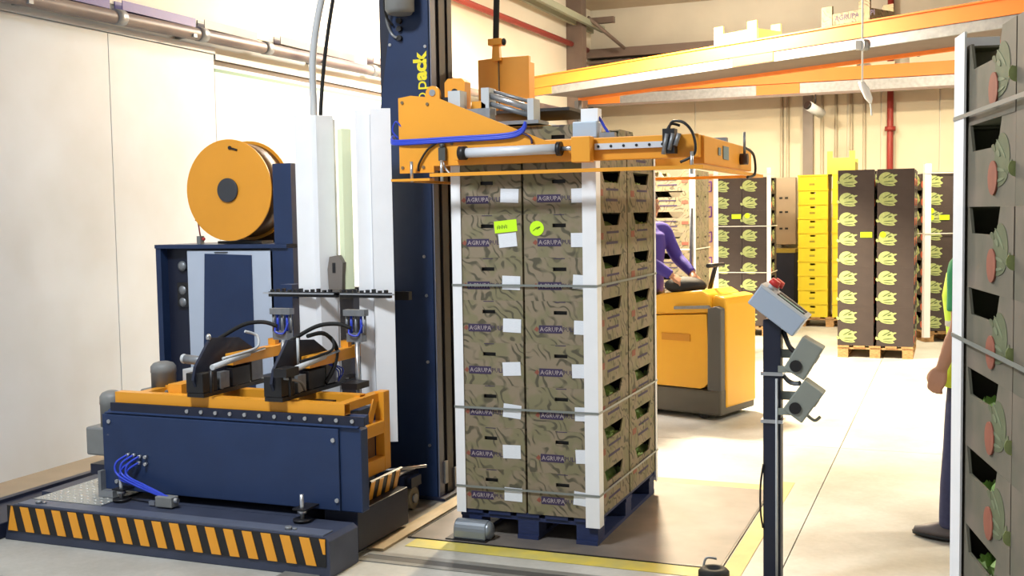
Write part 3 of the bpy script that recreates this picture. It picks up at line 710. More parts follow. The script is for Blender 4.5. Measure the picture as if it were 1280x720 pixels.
# ------------------------------------------------------------------ control cabinet, column, reel
t = root('control_cabinet', (-2.75, .75, 0), 'dark navy control cabinet with pale door and navy parallelogram', 'cabinet')
cb = MB().box(-3.21, -2.985, .56, 1.05, .211, 1.58)
cb.build('carcass', NAVYD, t)
MB().box(-2.985, -2.30, .54, 1.05, .211, 1.58).build('carcass', NAVYD, t)
f_ = MB().box(-3.23, -2.20, .48, 1.07, 1.58, 1.605); f_.box(-3.23, -3.19, .49, 1.05, .211, 1.58); f_.build('top_frame', NAVY, t)
d = MB().box(-2.985, -2.315, .50, .539, .30, 1.565).build('door', PALEB, t, .004)
MB().prism([(-2.87, .95), (-2.84, 1.545), (-2.475, 1.535), (-2.475, .50), (-2.88, .50)], 'y', .495, .4995).build('door_emblem', NAVY, d)
MB().box(-2.76, -2.66, .490, .50, 1.551, 1.556).build('door_latch', BLK, d)
for z in (1.46, 1.30, 1.22): MB().ball((-3.06, .545, z), .035, .02, .035, 10, 8).build('gauge', GALV, t)
MB().box(-3.10, -3.00, .535, .56, 1.19, 1.35).build('regulator', BLK, t)
MB().box(-3.15, -2.35, .6, 1.0, .0, .211).build('plinth', NAVYD, t)
MB().box(-2.335, -2.165, .50, .66, .0, 1.579).build('column', NAVY, t)
MB().box(-2.30, -2.165, .50, .66, 1.606, 2.115).build('column', NAVY, t)
t = root('limit_switch', (-2.90, .55, 1.606), 'small grey limit switch with a thin lever on the cabinet top', 'switch')
MB().box(-2.925, -2.895, .53, .57, 1.606, 1.66).build('body', GRYM, t)
MB().cyl((-2.91, .55, 1.66), (-2.925, .55, 1.76), .005, 6).cyl((-2.945, .55, 1.765), (-2.905, .55, 1.76), .006, 6).build('lever', REDP, t)
MB().ball((-2.88, .545, 1.64), .012, .012, .012, 8, 6).build('knob', REDB, t)
t = root('strap_reel', (-2.64, .62, 1.606), 'large yellow strap reel with dark hub on the control cabinet', 'reel')
cx, cz, R0 = -2.640, 1.955, .328
MB().cyl((cx, .50, cz), (cx, .512, cz), R0, 56).build('front_flange', YEL, t, .003)
MB().cyl((cx, .512, cz), (cx, .72, cz), R0*.94, 48).build('strap_coil', mat('dark_strap_coil', rgb(112, 84, 52), .45, noise=.2, scale=40, stretch=(1, 30, 1)), t)
MB().cyl((cx, .72, cz), (cx, .732, cz), R0, 48).build('rear_flange', YEL, t)
MB().cyl((cx, .485, cz), (cx, .50, cz), .078, 28).build('hub', mat('charcoal_hub', rgb(58, 60, 66), .5), t, .004)
MB().cyl((cx, .732, cz), (cx, .80, cz), .05, 16).build('axle', GALV, t)
MB().prism([(cx-.16, 1.607), (cx+.22, 1.607), (cx+.14, 1.72), (cx+.05, 2.0), (cx-.05, 2.0)], 'y', .79, .82).build('stand', BLK, t)
MB().box(cx-.14, cx+.20, .56, .70, 1.607, 1.625).build('brake_plate', BLK, t)
MB().cyl((cx+.03, .496, cz+.27), (cx+.08, .496, cz+.255), .007, 6).cyl((cx+.025, .499, cz+.272), (cx+.025, .49, cz+.272), .012, 8).build('clip', BLK, t)

# conduits dropping from the ceiling behind the protectors
tag(MB().tube([(-1.935, .42, 2.2), (-1.935, .42, 2.45), (-1.93, .42, 2.75), (-1.87, .42, 3.05), (-1.76, .42, 3.35), (-1.55, .42, 3.8), (-1.3, .42, 5.6)], .022, 10).build('conduit', CHALK), 'thick pale grey conduit curving up from the edge protectors', 'conduit')
tag(MB().tube([(-1.915, .46, 2.2), (-1.91, .46, 2.42), (-1.87, .46, 2.75), (-1.80, .46, 3.1), (-1.70, .46, 3.5), (-1.5, .46, 4.1), (-1.2, .46, 5.6)], .012, 8).build('cable', RUB), 'black cable curving up beside the pale grey conduit', 'cable')

# ------------------------------------------------------------------ yellow press frame around the load
t = root('press_frame', (-.25, .6, 1.95), 'yellow lifting frame around the top of the strapped load', 'press frame')
PF = t
for y0, front in ((-.115, True), (1.33, False)):
    MB().prism([(-1.075, 2.0), (-.87, 2.0), (-.87, 2.035), (-.02, 2.035), (-.02, 2.075), (-.22, 2.14), (-.84, 2.395), (-1.0, 2.415), (-1.075, 2.405)], 'y', y0, y0+.012).build('arm_plate', YEL, t)
    MB().box(-.87, .56, y0+.013, y0+.075, 2.035, 2.150).build('long_beam', YEL, t, .004)
MB().box(.50, .575, -.04, 1.33, 2.005, 2.145).build('cross_beam', YEL, t, .004)
MB().box(-1.075, -1.03, -.10, 1.34, 2.03, 2.10).build('carriage_beam', YEL, t)
MB().box(-1.20, -1.03, .55, .99, 2.105, 2.40).build('carriage', YEL, t, .006)
# hoop below
h_ = MB().box(-.86, .60, -.19, -.155, 1.975, 1.993); h_.box(.565, .60, -.155, 1.62, 1.975, 1.993); h_.box(-.86, .565, 1.585, 1.62, 1.975, 1.993)
h_.box(-1.09, -.86, -.19, -.13, 1.955, 1.968); h_.box(-1.09, -1.05, -.13, 1.62, 1.955, 1.968); h_.box(-1.05, -.86, 1.585, 1.62, 1.955, 1.993)
h_.build('guard_hoop', YEL, t)
for x, y in ((-.98, -.16), (-.80, -.165), (.54, -.165)):
    MB().cyl((x, y, 1.95), (x, y, 2.06), .009, 8).build('hanger_bolt', STEEL, t)
# cylinder along the front
c_ = MB().cyl((-.66, -.155, 2.095), (-.155, -.155, 2.098), .026, 20).build('cylinder', mat('cylinder_silver', rgb(214, 218, 226), .35, .1), t)
MB().cyl((-.70, -.155, 2.095), (-.66, -.155, 2.095), .036, 16).build('end_cap', BLK, c_)
MB().cyl((-.155, -.155, 2.098), (-.13, -.155, 2.098), .036, 16).build('end_cap', BLK, c_)
MB().cyl((-.13, -.155, 2.098), (-.05, -.155, 2.098), .012, 10).build('rod', STEEL, c_)
MB().box(-.73, -.70, -.17, -.115, 2.06, 2.13).build('cylinder_bracket', YEL, t)
MB().box(-.07, .03, -.185, -.116, 2.025, 2.155).build('slide_block', YEL, t, .004)
r_ = MB().box(.035, .41, -.125, -.103, 2.088, 2.118).build('linear_rail', MATS['cylinder_silver'], t)
for k in range(6): MB().cyl((.055+.066*k, -.1251, 2.103), (.055+.066*k, -.1275, 2.103), .0075, 8).build('rail_hole', BLK, r_)
s_ = MB().box(.395, .455, -.165, -.103, 2.055, 2.175).build('sensor_block', BLK, t)
for k in range(3): MB().cyl((.40+.03*k, -.17, 2.05+.02*k), (.42+.03*k, -.17, 2.15), .011, 8).build('sensor', GALV, s_)
MB().tube([(.42, -.14, 2.17), (.44, -.14, 2.21), (.50, -.15, 2.20), (.545, -.15, 2.14), (.55, -.15, 2.05), (.48, -.15, 2.01)], .007, 6).build('cable', BLK, t)
MB().tube([(.41, -.13, 2.17), (.43, -.12, 2.20), (.47, -.11, 2.19)], .007, 6).build('cable', BLK, t)
MB().box(.5755, .580, .43, .58, 2.045, 2.115).box(.5755, .580, .30, .36, 2.06, 2.10).build('side_tag', mat('grey_blue_tag', rgb(120, 140, 150), .5), t)
k_ = MB().cyl((.575, .95, 2.065), (.62, .95, 2.065), .032, 14).build('knob', mat('dark_brown_knob', rgb(70, 40, 34), .5), t)
MB().cyl((.60, .95, 2.09), (.60, .95, 2.22), .008, 8).build('antenna', GALV, t)
MB().tube([(.58, 1.05, 2.14), (.61, 1.20, 2.10), (.61, 1.25, 1.99), (.59, 1.1, 1.965)], .008, 6).build('cable', BLK, t)
# motors and boxes on top
b_ = MB().box(-.09, .04, -.10, -.012, 2.151, 2.235).build('motor_box', mat('pale_blue_grey', rgb(178, 194, 212), .4), t, .006)
MB().box(-.05, .04, -.08, -.015, 2.235, 2.30).build('motor_cap', WHITE, b_)
MB().tube([(-.02, -.02, 2.24), (.03, -.05, 2.26), (.07, -.05, 2.20), (.10, -.04, 2.155)], .008, 6).build('cable', BLUEH, t)
MB().box(.05, .13, -.09, -.05, 2.151, 2.175).build('clip', GALV, t)
MB().box(.10, .42, 1.345, 1.40, 2.151, 2.22).build('valve_bank', GALV, t)
MB().box(.18, .26, 1.33, 1.40, 2.22, 2.245).build('valve_cap', CHALK, t)
# bracket group at the mast end
MB().prism(arc(-.875, 2.42, .042, 0, 180, 8)+[(-.917, 2.37), (-.833, 2.37)], 'y', -.103, -.085).build('lug', YEL, t)
MB().cyl((-.875, -.108, 2.425), (-.875, -.08, 2.425), .018, 12).build('lug_pin', STEEL, t)
MB().prism([(-.86, 2.30), (-.74, 2.30), (-.74, 2.49), (-.76, 2.51), (-.84, 2.51), (-.86, 2.49)], 'y', .02, .10).build('top_bracket', YEL, t)
MB().cyl((-.80, .015, 2.435), (-.80, .03, 2.435), .02, 10).build('bracket_hole', BLK, t)
MB().prism([(-.72, 2.25), (-.62, 2.25), (-.62, 2.36), (-.65, 2.38), (-.70, 2.38)], 'y', .02, .08).build('top_bracket', YEL, t)
MB().box(-.86, -.55, -.09, -.012, 2.15, 2.33).build('bracket_base', GALV, t)
MB().box(-.84, -.80, -.08, 0, 2.33, 2.40).build('valve', BLK, t)
MB().box(-.79, -.72, -.09, 0, 2.33, 2.43).build('valve', CHALK, t)
u = MB().cyl((-.62, .05, 2.415), (-.36, .05, 2.325), .018, 10).build('tie_cylinder', STEEL, t)
MB().cyl((-.62, .05, 2.37), (-.36, .05, 2.29), .014, 10).cyl((-.62, .10, 2.44), (-.36, .10, 2.36), .010, 8).build('tie_rod', GALV, u)
MB().box(-.645, -.60, .02, .12, 2.31, 2.45).build('cylinder_head', CHALK, u); MB().box(-.38, -.345, .02, .12, 2.26, 2.38).build('cylinder_head', CHALK, u)
MB().box(-.75, -.30, -.03, .13, 2.243, 2.262).build('top_tray', GALV, t)
MB().box(-1.06, -.24, .30, .92, 2.335, 2.352).build('press_plate', BLK, t)
MB().box(-1.10, -1.06, .34, .46, 2.10, 2.352).build('press_plate_bracket', BLK, t)
# blue tube bundle along the arm
for k, dz in enumerate((0, .010, -.008)):
    MB().tube([(-1.16, -.02, 2.20+dz), (-1.12, -.10, 2.17+dz), (-1.0, -.128, 2.165+dz), (-.72, -.130, 2.170+dz), (-.45, -.130, 2.175+dz), (-.36, -.130, 2.195+dz), (-.335, -.125, 2.235+dz)], .0085, 6).build('blue_tube', BLUEH, t)
MB().tube([(-1.08, -.11, 2.19), (-1.11, -.12, 2.23), (-1.09, -.12, 2.28), (-1.06, -.11, 2.25)], .005, 6).build('blue_tube', BLUEH, t)
MB().tube([(-.36, -.13, 2.19), (-.31, -.13, 2.165), (-.30, -.13, 2.13)], .006, 6).build('blue_tube', INK, t)
MB().tube([(-.84, -.125, 2.16), (-.90, -.128, 2.12), (-.95, -.128, 2.05), (-.96, -.12, 2.01)], .006, 6).build('cable', BLK, t)
MB().box(-.83, -.79, -.14, -.115, 2.06, 2.13).cyl((-.81, -.13, 2.13), (-.81, -.13, 2.15), .015, 8).build('switch', mat('dark_grey_plastic', rgb(70, 72, 70), .5), t)
MB().tube([(-.81, -.13, 2.06), (-.79, -.14, 2.02), (-.76, -.15, 1.99)], .005, 6).build('cable', CHALK, t)
for x, z in ((-1.05, 2.38), (-.90, 2.365), (-1.055, 2.03), (-.76, 2.15), (-.93, 2.03)):
    MB().cyl((x, -.115, z), (x, -.121, z), .009, 8).build('bolt', mat('dull_bolt', rgb(120, 100, 70), .5), t)
# hood behind, with hose up to the roof
t = root('hose_drum_hood', (-1.1, 1.6, 2.1), 'yellow folded steel hood with a black hose rising from it', 'hood')
hd = MB(); 
hd.prism([(-1.315, 1.54), (-1.135, 1.48), (-.92, 1.48), (-.92, 1.52), (-1.13, 1.52), (-1.30, 1.575)], 'z', 2.47, 2.825)
hd.build('hood_plate', YEL, t, .003)
MB().prism([(-1.30, 2.475), (-1.135, 2.47), (-.92, 2.47)][::-1]+[(-1.29, 2.40), (-1.1, 2.38), (-.98, 2.385), (-.935, 2.42)], 'y', 1.49, 1.515).build('hood_skirt', YEL, t)
MB().box(-1.29, -.945, 1.576, 1.66, 2.40, 2.80).build('hood_box', YEL, t, .006)
MB().cyl((-1.135, 1.477, 2.45), (-1.135, 1.477, 2.82), .006, 6).build('hood_seam', mat('dull_bolt', rgb(120, 100, 70), .5), t)
MB().prism([(-1.17, 2.80), (-1.11, 2.80), (-1.12, 2.94), (-1.16, 2.94)], 'y', 1.44, 1.478).build('hose_post', YEL, t)
MB().box(-1.19, -1.09, 1.42, 1.50, 2.90, 2.945).build('hose_clamp', YEL, t, .006)
MB().ball((-1.08, 1.44, 2.92), .018, .018, .025, 8, 6).build('clamp_screw', BLK, t)
MB().tube([(-1.145, 1.46, 2.93), (-1.135, 1.46, 3.2), (-1.11, 1.46, 3.6), (-1.05, 1.46, 5.6)], .022, 8).build('hose', RUB, t)
MB().box(-1.25, -1.15, 1.60, 1.70, 2.11, 2.40).build('hood_post', YEL, t)
MB().box(-1.25, -1.15, 1.346, 1.62, 2.06, 2.11).build('hood_foot', YEL, t)

# ------------------------------------------------------------------ cartons, pallets, loads
LET_ME = None
def lettuce_mesh():
    mb = MB(); rnd = random.Random(3); mb.ball((0, 0, 0), .072, .072, .062, 12, 8)
    for k in range(16):
        a = k*2.399; tilt = .35+.5*((k*7) % 5)/5
        M = Matrix.Rotation(a, 3, 'Z') @ Matrix.Rotation(tilt, 3, 'Y')
        pts = []
        for u in range(4):
            for v in range(5):
                w = (v-2)/2; ln = u/3
                p = Vector((.045+.035*math.sin(ln*2.2)+.01*abs(w), w*.055*math.sin(.5+ln*2.2), -.04+ln*.11+.008*((u+v) % 2)))
                pts.append(M@p)
        mb.add(pts, [(u*5+v, u*5+v+1, (u+1)*5+v+1, (u+1)*5+v) for u in range(3) for v in range(4)], True)
    return mb.mesh('lettuce', LETT)
LET_ME = lettuce_mesh()

def carton_body(w, d, h, slot=True, notch_side=True, notch=(.36, .26, .068), slotw=.075):
    """tray carton, origin at base centre; slot in +-y panels, trapezoid notch in +-x panels"""
    mb = MB(); th = .008; x, y = w/2, d/2
    mb.box(-x, x, -y, y, 0, th)
    for s in (-1, 1):
        y0, y1 = (s*y, s*(y-th)) if s < 0 else (s*(y-th), s*y)
        if slot:
            sw, z0, z1 = slotw/2, h*.69, h*.69+.020
            mb.box(-x, x, y0, y1, th, z0).box(-x, x, y0, y1, z1, h).box(-x, -sw, y0, y1, z0, z1).box(sw, x, y0, y1, z0, z1)
        else:
            mb.box(-x, x, y0, y1, th, h)
        x0, x1 = (s*x, s*(x-th)) if s < 0 else (s*(x-th), s*x)
        a, b = -y+th, y-th
        if notch_side:
            tw, bw, nh = notch[0]/2, notch[1]/2, notch[2]; zt = h
            mb.prism([(a, th), (b, th), (b, zt-nh), (bw, zt-nh), (-bw, zt-nh), (a, zt-nh)], 'x', x0, x1)
            mb.prism([(a, zt-nh), (-bw, zt-nh), (-tw, zt), (a, zt)], 'x', x0, x1)
            mb.prism([(bw, zt-nh), (b, zt-nh), (b, zt), (tw, zt)], 'x', x0, x1)
        else:
            mb.box(x0, x1, a, b, th, h)
    # corner gussets and folded top flaps
    for sx in (-1, 1):
        for sy in (-1, 1):
            mb.box(min(sx*(x-th), sx*(x-.09)), max(sx*(x-th), sx*(x-.09)), min(sy*(y-th), sy*(y-.10)), max(sy*(y-th), sy*(y-.10)), h-.007, h-.001)
    return mb
FLAT = Matrix.Rotation(math.pi/2, 4, 'X')     # lettering plane facing -y
def new_root(name, label, cat, group):
    o = bpy.data.objects.new(name, None); COL.objects.link(o); o.empty_display_size = .1; WL[o.name] = Vector((0, 0, 0)); return tag(o, label, cat, group)
ROWH = .2312; CH = .2310
def khaki_proto(label, group, printed=True):
    t = new_root('leaf_print_carton', label, 'carton', group)
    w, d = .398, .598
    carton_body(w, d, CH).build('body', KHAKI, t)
    for s in (-1, 1): MB().box(-w/2+.012, w/2-.012, s*(d/2-.022)-.002, s*(d/2-.022)+.002, .10, .222).build('slot_light_block', BLK, t)  # dark sheets added behind the slots to stop light leaking through
    if printed:
        y = -d/2-.0006
        bp = MB().box(-.122, .010, y-.0008, y, .060, .102).build('brand_panel', INK, t)
        child_mesh('lettering', text_mesh('lettering', 'AGRUPA', .033, INKW, .0004, 1), bp, Matrix.Translation((-.116, y-.0012, .0700)) @ FLAT)
        child_mesh('lettering', text_mesh('lettering', 'PULPI', .034, INK, .0004, 1), t, Matrix.Translation((.012, y-.0006, .0705)) @ FLAT)
        MB().prism([(-.150, .078), (-.134, .096), (-.122, .082), (-.132, .066)], 'y', y-.0008, y).build('brand_mark', INKR, t)
        MB().box(-.03, .03, y-.0006, y, .224, .228).build('print_line', INK, t)
        lb = MB().box(-.052, .052, y-.0022, y-.0012, -.037, .037)
        o = lb.build('paper_label', PAPER, t); o.location = (.130, 0, .098)
    for s in (1, -1):
        x = s*(w/2+.0006)
        m = MB()
        m.box(min(x, x+s*.0008), max(x, x+s*.0008), -.10, .13, .120, .132).box(min(x, x+s*.0008), max(x, x+s*.0008), -.11, .11, .062, .076)
        m.build('side_print', INK, t)
        MB().box(min(x, x+s*.0008), max(x, x+s*.0008), -.235, -.16, .09, .125).build('side_mark', INKR, t)
    return t
def pallet(label, m, w, d, group=None):
    t = new_root('pallet', label, 'pallet', group)
    for i in range(5):
        x = -w/2+.07+i*(w-.14)/4; MB().box(x-.065, x+.065, -d/2, d/2, .122, .144).build('deck_board', m, t)
    for y in (-d/2+.07, 0, d/2-.07): MB().box(-w/2, w/2, y-.06, y+.06, .100, .1215).build('stringer_board', m, t)
    for i, x in enumerate((-w/2+.065, 0, w/2-.065)):
        for y in (-d/2+.07, 0, d/2-.07): MB().box(x-.06, x+.06, y-.06, y+.06, .022, .0995).build('block', m, t)
        MB().box(x-.06, x+.06, -d/2, d/2, 0, .0215).build('base_board', m, t)
    return t
def place(o, x, y, z, rz=0.0):
    o.location = (x, y, z); o.rotation_euler = (0, 0, rz); return o

# main load ----------------------------------------------------------
ZP = .1505
pb = pallet('blue painted wooden pallet under the strapped load', PBLUE, .80, 1.20)
place(pb, -.41, .61, .006)
p0 = khaki_proto('brown leaf-print produce carton in the strapped load on the blue pallet', 'cartons of the strapped load')
first = True
jr = random.Random(11)
CART = {}
ORD = ('bottom', 'second', 'third', 'fourth', 'fifth', 'sixth', 'seventh', 'eighth', 'topmost')
for row in range(9):
    for ci, cxx in enumerate((-.6155, -.2045)):
        for di, cyy in enumerate((.302, .918)):
            o = p0 if first else copy_tree(p0); first = False
            place(o, cxx+jr.uniform(-.0006, .0006), cyy+jr.uniform(-.001, .001), ZP+row*ROWH, jr.uniform(-.002, .002))
            CART[(row, ci, di)] = o
            o['label'] = 'leaf-print carton, %s layer on blue pallet, %s column, %s row' % (ORD[row], ('mast-side', 'control-post-side')[ci], ('printed front', 'forklift-side')[di])
            for ch in o.children:
                if ch.name.startswith('paper_label'):
                    ch.location.x += jr.uniform(-.014, .010); ch.location.z += jr.uniform(-.006, .006); ch.rotation_euler.y = jr.uniform(-.10, .10)
            if ci == 1:
                for q_, dy in enumerate((-.19, 0, .19)):
                    l = bpy.data.objects.new('lettuce', LET_ME); COL.objects.link(l)
                    tag(l, 'green lettuce in the %s-layer %s carton of the load on the blue pallet' % (ORD[row], ('front', 'rear')[di]), 'lettuce', 'lettuces in the strapped cartons')
                    l.location = (cxx+.09, cyy+dy, ZP+row*ROWH+.122+jr.uniform(0, .010)); l.rotation_euler = (0, 0, jr.uniform(0, 6))
                    s = jr.uniform(.90, 1.0); l.scale = (s, s, s)
# fluorescent stickers
cA = CART[(6, 0, 0)]; cB = CART[(6, 1, 0)]
st = MB().box(-.065, .065, -.3012, -.3002, -.032, .032).build('fluorescent_label', FLUO, cA); st.location = (.108, 0, .168); st.rotation_euler = (0, -.09, 0)
st['label'] = 'bright lime rectangular sticker'
mk = MB()
for k in range(9): mk.box(-.05+k*.0068, -.0465+k*.0068, -.3016, -.3012, -.012+.004*(k % 2), .004+.003*((k*5) % 3))
child_mesh('scribble', mk.mesh('scribble', INKG), st)
mb = MB().cyl((0, -.3002, 0), (0, -.3012, 0), .040, 24); st = mb.build('fluorescent_label', FLUO, cB); st.location = (-.125, 0, .155); st['label'] = 'bright lime round sticker'
child_mesh('scribble', MB().tube([(-.02, -.3014, -.012), (0, -.3014, .004), (.02, -.3014, .008), (.0, -.3014, -.004)], .0022, 4, 3).mesh('scribble', INKG), st)
def strap(name, x0, x1, y0, y1, z, m, label, group, parentrot=None, tilt=0):
    mb = MB(); g = .0025; hh = .006
    mb.box(x0-g, x1+g, y0-g, y0-.0008, z-hh, z+hh).box(x0-g, x1+g, y1+.0008, y1+g, z-hh, z+hh).box(x0-g, x0-.0008, y0-.0008, y1+.0008, z-hh, z+hh).box(x1+.0008, x1+g, y0-.0008, y1+.0008, z-hh, z+hh)
    return tag(mb.build(name, m), label, 'strap', group)
# corner protectors: left/right front wrap outside the cartons
def corner_prot(x, y, sx, sy, z0, z1, leg, m, label, group, rz=None):
    th = .005
    mb = MB(); mb.box(min(x, x-sx*leg), max(x, x-sx*leg), min(y, y+sy*th), max(y, y+sy*th), z0, z1)
    mb.box(min(x, x+sx*th), max(x, x+sx*th), min(y+sy*th, y-sy*leg), max(y+sy*th, y-sy*leg), z0, z1)
    return tag(mb.build('edge_protector', m), label, 'edge protector', group)
X0, X1, Y0, Y1 = -.818, -.002, -.001, 1.221
LOADG = 'edge protectors on the strapped load'
corner_prot(X1, Y0, 1, -1, .105, 2.20, .072, WHITE, 'white card edge protector between the printed front and the notched side of the load', None)
corner_prot(X0, Y0, -1, -1, .13, 2.20, .050, WHITE, 'white card edge protector on the load corner facing the mast', None)
corner_prot(X1, Y1, 1, 1, .08, 2.20, .030, WHITE, 'thin white edge protector on the load corner towards the forklift', None)
corner_prot(X0, Y1, -1, 1, .13, 2.20, .050, WHITE, 'white card edge protector on the hidden rear corner of the load', None)
for z, lab in ((1.389, 'upper'), (.718, 'middle'), (.278, 'lowest')):
    strap('load_strap', X0-.006, X1+.006, Y0-.006, Y1+.006, z, STRAPM, '%s grey plastic strap around the cartons on the blue pallet' % lab, 'straps of the main load')

# dark cartons -------------------------------------------------------
def leaf_poly(cx, cz, ln, wd, a, n=9):
    pts = []
    for i in range(n+1):
        u = i/n; pts.append((u*ln, wd*max(0, math.sin(math.pi*u**.9))**.6))
    for i in range(n-1, 0, -1):
        u = i/n; pts.append((u*ln, -wd*.6*max(0, math.sin(math.pi*u**.9))**.6))
    c, s = math.cos(a), math.sin(a)
    return [(cx+x*c-z*s, cz+x*s+z*c) for x, z in pts]
def lettuce_print(parent, ox, oz, sc, axis, plane, sgn, flip=1, inks=(LEAFD, LEAFP)):
    """printed lettuce: overlapping flat leaves; axis 'y' prints on a front, 'x' on a side"""
    spec = [(-.105, -.028, .205, .048, .02, 0), (-.10, -.020, .185, .060, .34, 0), (-.10, -.025, .155, .055, .72, 0), (-.085, -.045, .165, .030, -.14, 0), (-.105, -.035, .045, .020, 2.2, 0), (.050, .036, .052, .013, .30, 0),
            (-.065, .008, .125, .008, .52, 1), (-.060, -.030, .130, .007, .08, 1), (-.005, .018, .050, .012, .30, 1), (-.055, -.052, .115, .006, -.08, 1)]
    for mm, key in ((inks[0], 1), (inks[1], 0)):
        mb = MB()
        if key == 0:   # rounded heart of the head
            e = [(ox+flip*sc*(-.015+.085*math.cos(i*math.pi/9)), oz+sc*(.0+.046*math.sin(i*math.pi/9))) for i in range(18)]
            mb.prism(e, axis, plane, plane+sgn*.0005)
        for i, (x, z, ln, wd, a, k) in enumerate(spec):
            if k != key: continue
            p = [(ox+flip*q[0], oz+q[1]) for q in leaf_poly(x*sc, z*sc, ln*sc, wd*sc, a)]
            off = .0006+.00022*i
            mb.prism(p, axis, plane, plane+sgn*off)
        mb.build('lettuce_print', mm, parent)
def dark_proto(name, label, group, m=None, w=.41, d=.6, soft=False):
    t = new_root(name, label, 'carton', group)
    carton_body(w, d, CH, slot=False, notch=(.34, .27, .075)).build('body', m or DARKC, t)
    lettuce_print(t, -.080, .110, 1.0, 'y', -d/2-.0004, -1)
    MB().box(-.03, .05, -d/2+.001, -d/2+.009, CH-.006, CH+.0).build('top_tab', m or DARKC, t)
    for s in (-1, 1):
        x = s*(w/2+.0004)
        lettuce_print(t, -.16 if soft else .02, .115, .85, 'x', x, s, 1, (LEAFQ, LEAFS) if soft else (LEAFD, LEAFP))
        ty = -.10 if soft else -.19
        MB().cyl((x, ty, .075), (x+s*.0052, ty, .075), .045, 18).build('tomato_print', TOMS if soft else TOMA, t)
    return t
def stack(proto, x, y, rz, nrows, ncol, ndep, w, d, gap, z0, what, cols, deps=('',)):
    """rows of cartons, origin = centre of the front edge on the floor; rz turns the stack"""
    out = []; R = Matrix.Rotation(rz, 3, 'Z'); fst = proto.get('used') is None
    for r in range(nrows):
        for c in range(ncol):
            for q in range(ndep):
                if fst: o = proto; fst = False; proto['used'] = 1
                else:
                    o = copy_tree(proto)
                lx = (c-(ncol-1)/2)*(w+gap); ly = d/2+q*(d+.004)
                v = R@Vector((lx, ly, 0))
                place(o, x+v.x, y+v.y, z0+r*ROWH, rz+jr.uniform(-.003, .003))
                o['label'] = what % ((ORD[r], cols[c])+((deps[q],) if ndep > 1 else ()))
                out.append(o)
    return out
def finish(objs):
    for o in objs:
        if 'used' in o: del o['used']
def white_corner(x, y, z0, z1, rz, label, group, leg=.07, m=None):
    """L post whose inner corner is at x,y; the legs run along local +x and +y"""
    mb = MB(); th = .006
    mb.prism([(-th, -th), (leg, -th), (leg, 0), (0, 0), (0, leg), (-th, leg)], 'z', 0, z1-z0)
    o = mb.build('edge_protector', m or WHITE, origin=(0, 0, 0)); o.location = (x, y, z0); o.rotation_euler.z = rz
    return tag(o, label, 'edge protector', group)

# free dark stack on a plain wooden pallet
ROWS = 9
pw = pallet('plain wooden pallet under the free-standing dark carton stack', PWOOD, .86, 1.2)
place(pw, .865, 8.80, 0)
d0 = dark_proto('lettuce_print_carton', 'dark brown lettuce-print carton in the unstrapped stack on the plain wooden pallet', 'cartons of the unstrapped dark stack')
S = stack(d0, .865, 8.2, 0, 9, 2, 2, .41, .6, .035, .1455, 'dark carton, %s layer, unstrapped stack on plain pallet, column by the %s, %s', ('yellow crates', 'white post'), ('lettuce-print front', 'rear'))
def sticker_on(o, kind, lx, lz, d=.6):
    if kind == 'rect': mb = MB().box(-.065, .065, -d/2-.006, -d/2-.0045, -.032, .032)
    else: mb = MB().cyl((0, -d/2-.0045, 0), (0, -d/2-.006, 0), .036, 18)
    q = mb.build('fluorescent_label', FLUO, o); q.location = (lx, 0, lz); return q
sticker_on(S[5*4], 'rect', .12, .16); sticker_on(S[5*4+2], 'round', -.14, .16)
finish(S)

# strapped dark load farther back, with white posts
d1 = dark_proto('lettuce_print_carton', 'dark brown lettuce-print carton in the load strapped with white bands behind the forklift', 'cartons of the white-banded dark load', w=.385)
bx, by = -1.05, 10.2
S = stack(d1, bx, by, 0, 9, 2, 1, .385, .6, .006, .1505, 'dark carton, %s layer of white-banded load behind forklift, column by the %s', ('tan cartons', 'dark bin'))
sticker_on(S[6*2], 'rect', .12, .15); sticker_on(S[6*2+1], 'round', -.12, .16)
finish(S)
pw2 = pallet('plain wooden pallet under the white-banded dark load', PWOOD, .80, .8); place(pw2, bx, by+.41, 0)
hw = .39
white_corner(bx-hw-.002, by-.002, .14, 2.36, 0, 'white post on the left front corner of the white-banded dark load', None, .06)
white_corner(bx+hw+.002, by-.002, .14, 2.36, math.pi/2, 'white post on the right front corner of the white-banded dark load', None, .045)
for i, z in enumerate((2.27, 1.55, .9)):
    strap('load_strap', bx-hw-.010, bx+hw+.010, by-.010, by+.612, z, STRAPW, '%s white strap around the dark carton load behind the forklift' % ('upper', 'middle', 'lower')[i], 'white straps of the dark load')

# tan carton column between the loads
t0 = new_root('tan_carton', 'tan carton with a purple emblem in the column beside the white-banded load', 'carton', 'tan cartons')
carton_body(.40, .5, CH*1.55, slot=True, notch_side=False).build('body', TANC, t0)
m = MB()
for a0, a1 in (((-.06, .03), (-.06, .16)), ((-.06, .16), (.06, .19)), ((.06, .19), (.06, .05)), ((.06, .05), (-.06, .03)), ((-.03, .07), (.03, .14))):
    m.cyl((a0[0]+.10, -.2515, a0[1]+.06), (a1[0]+.10, -.2515, a1[1]+.06), .010, 5)
m.build('emblem', mat('violet_ink', rgb(120, 70, 160), .6), t0)
S = []
for r in range(6):
    o = t0 if r == 0 else copy_tree(t0)
    place(o, -1.66, 10.55, .1455+r*CH*1.555, 0); o['label'] = 'tan carton with purple emblem, %s of the tan column' % ORD[r]
pw3 = pallet('small wooden pallet under the tan carton column', PWOOD, .40, .5); place(pw3, -1.66, 10.55, 0)

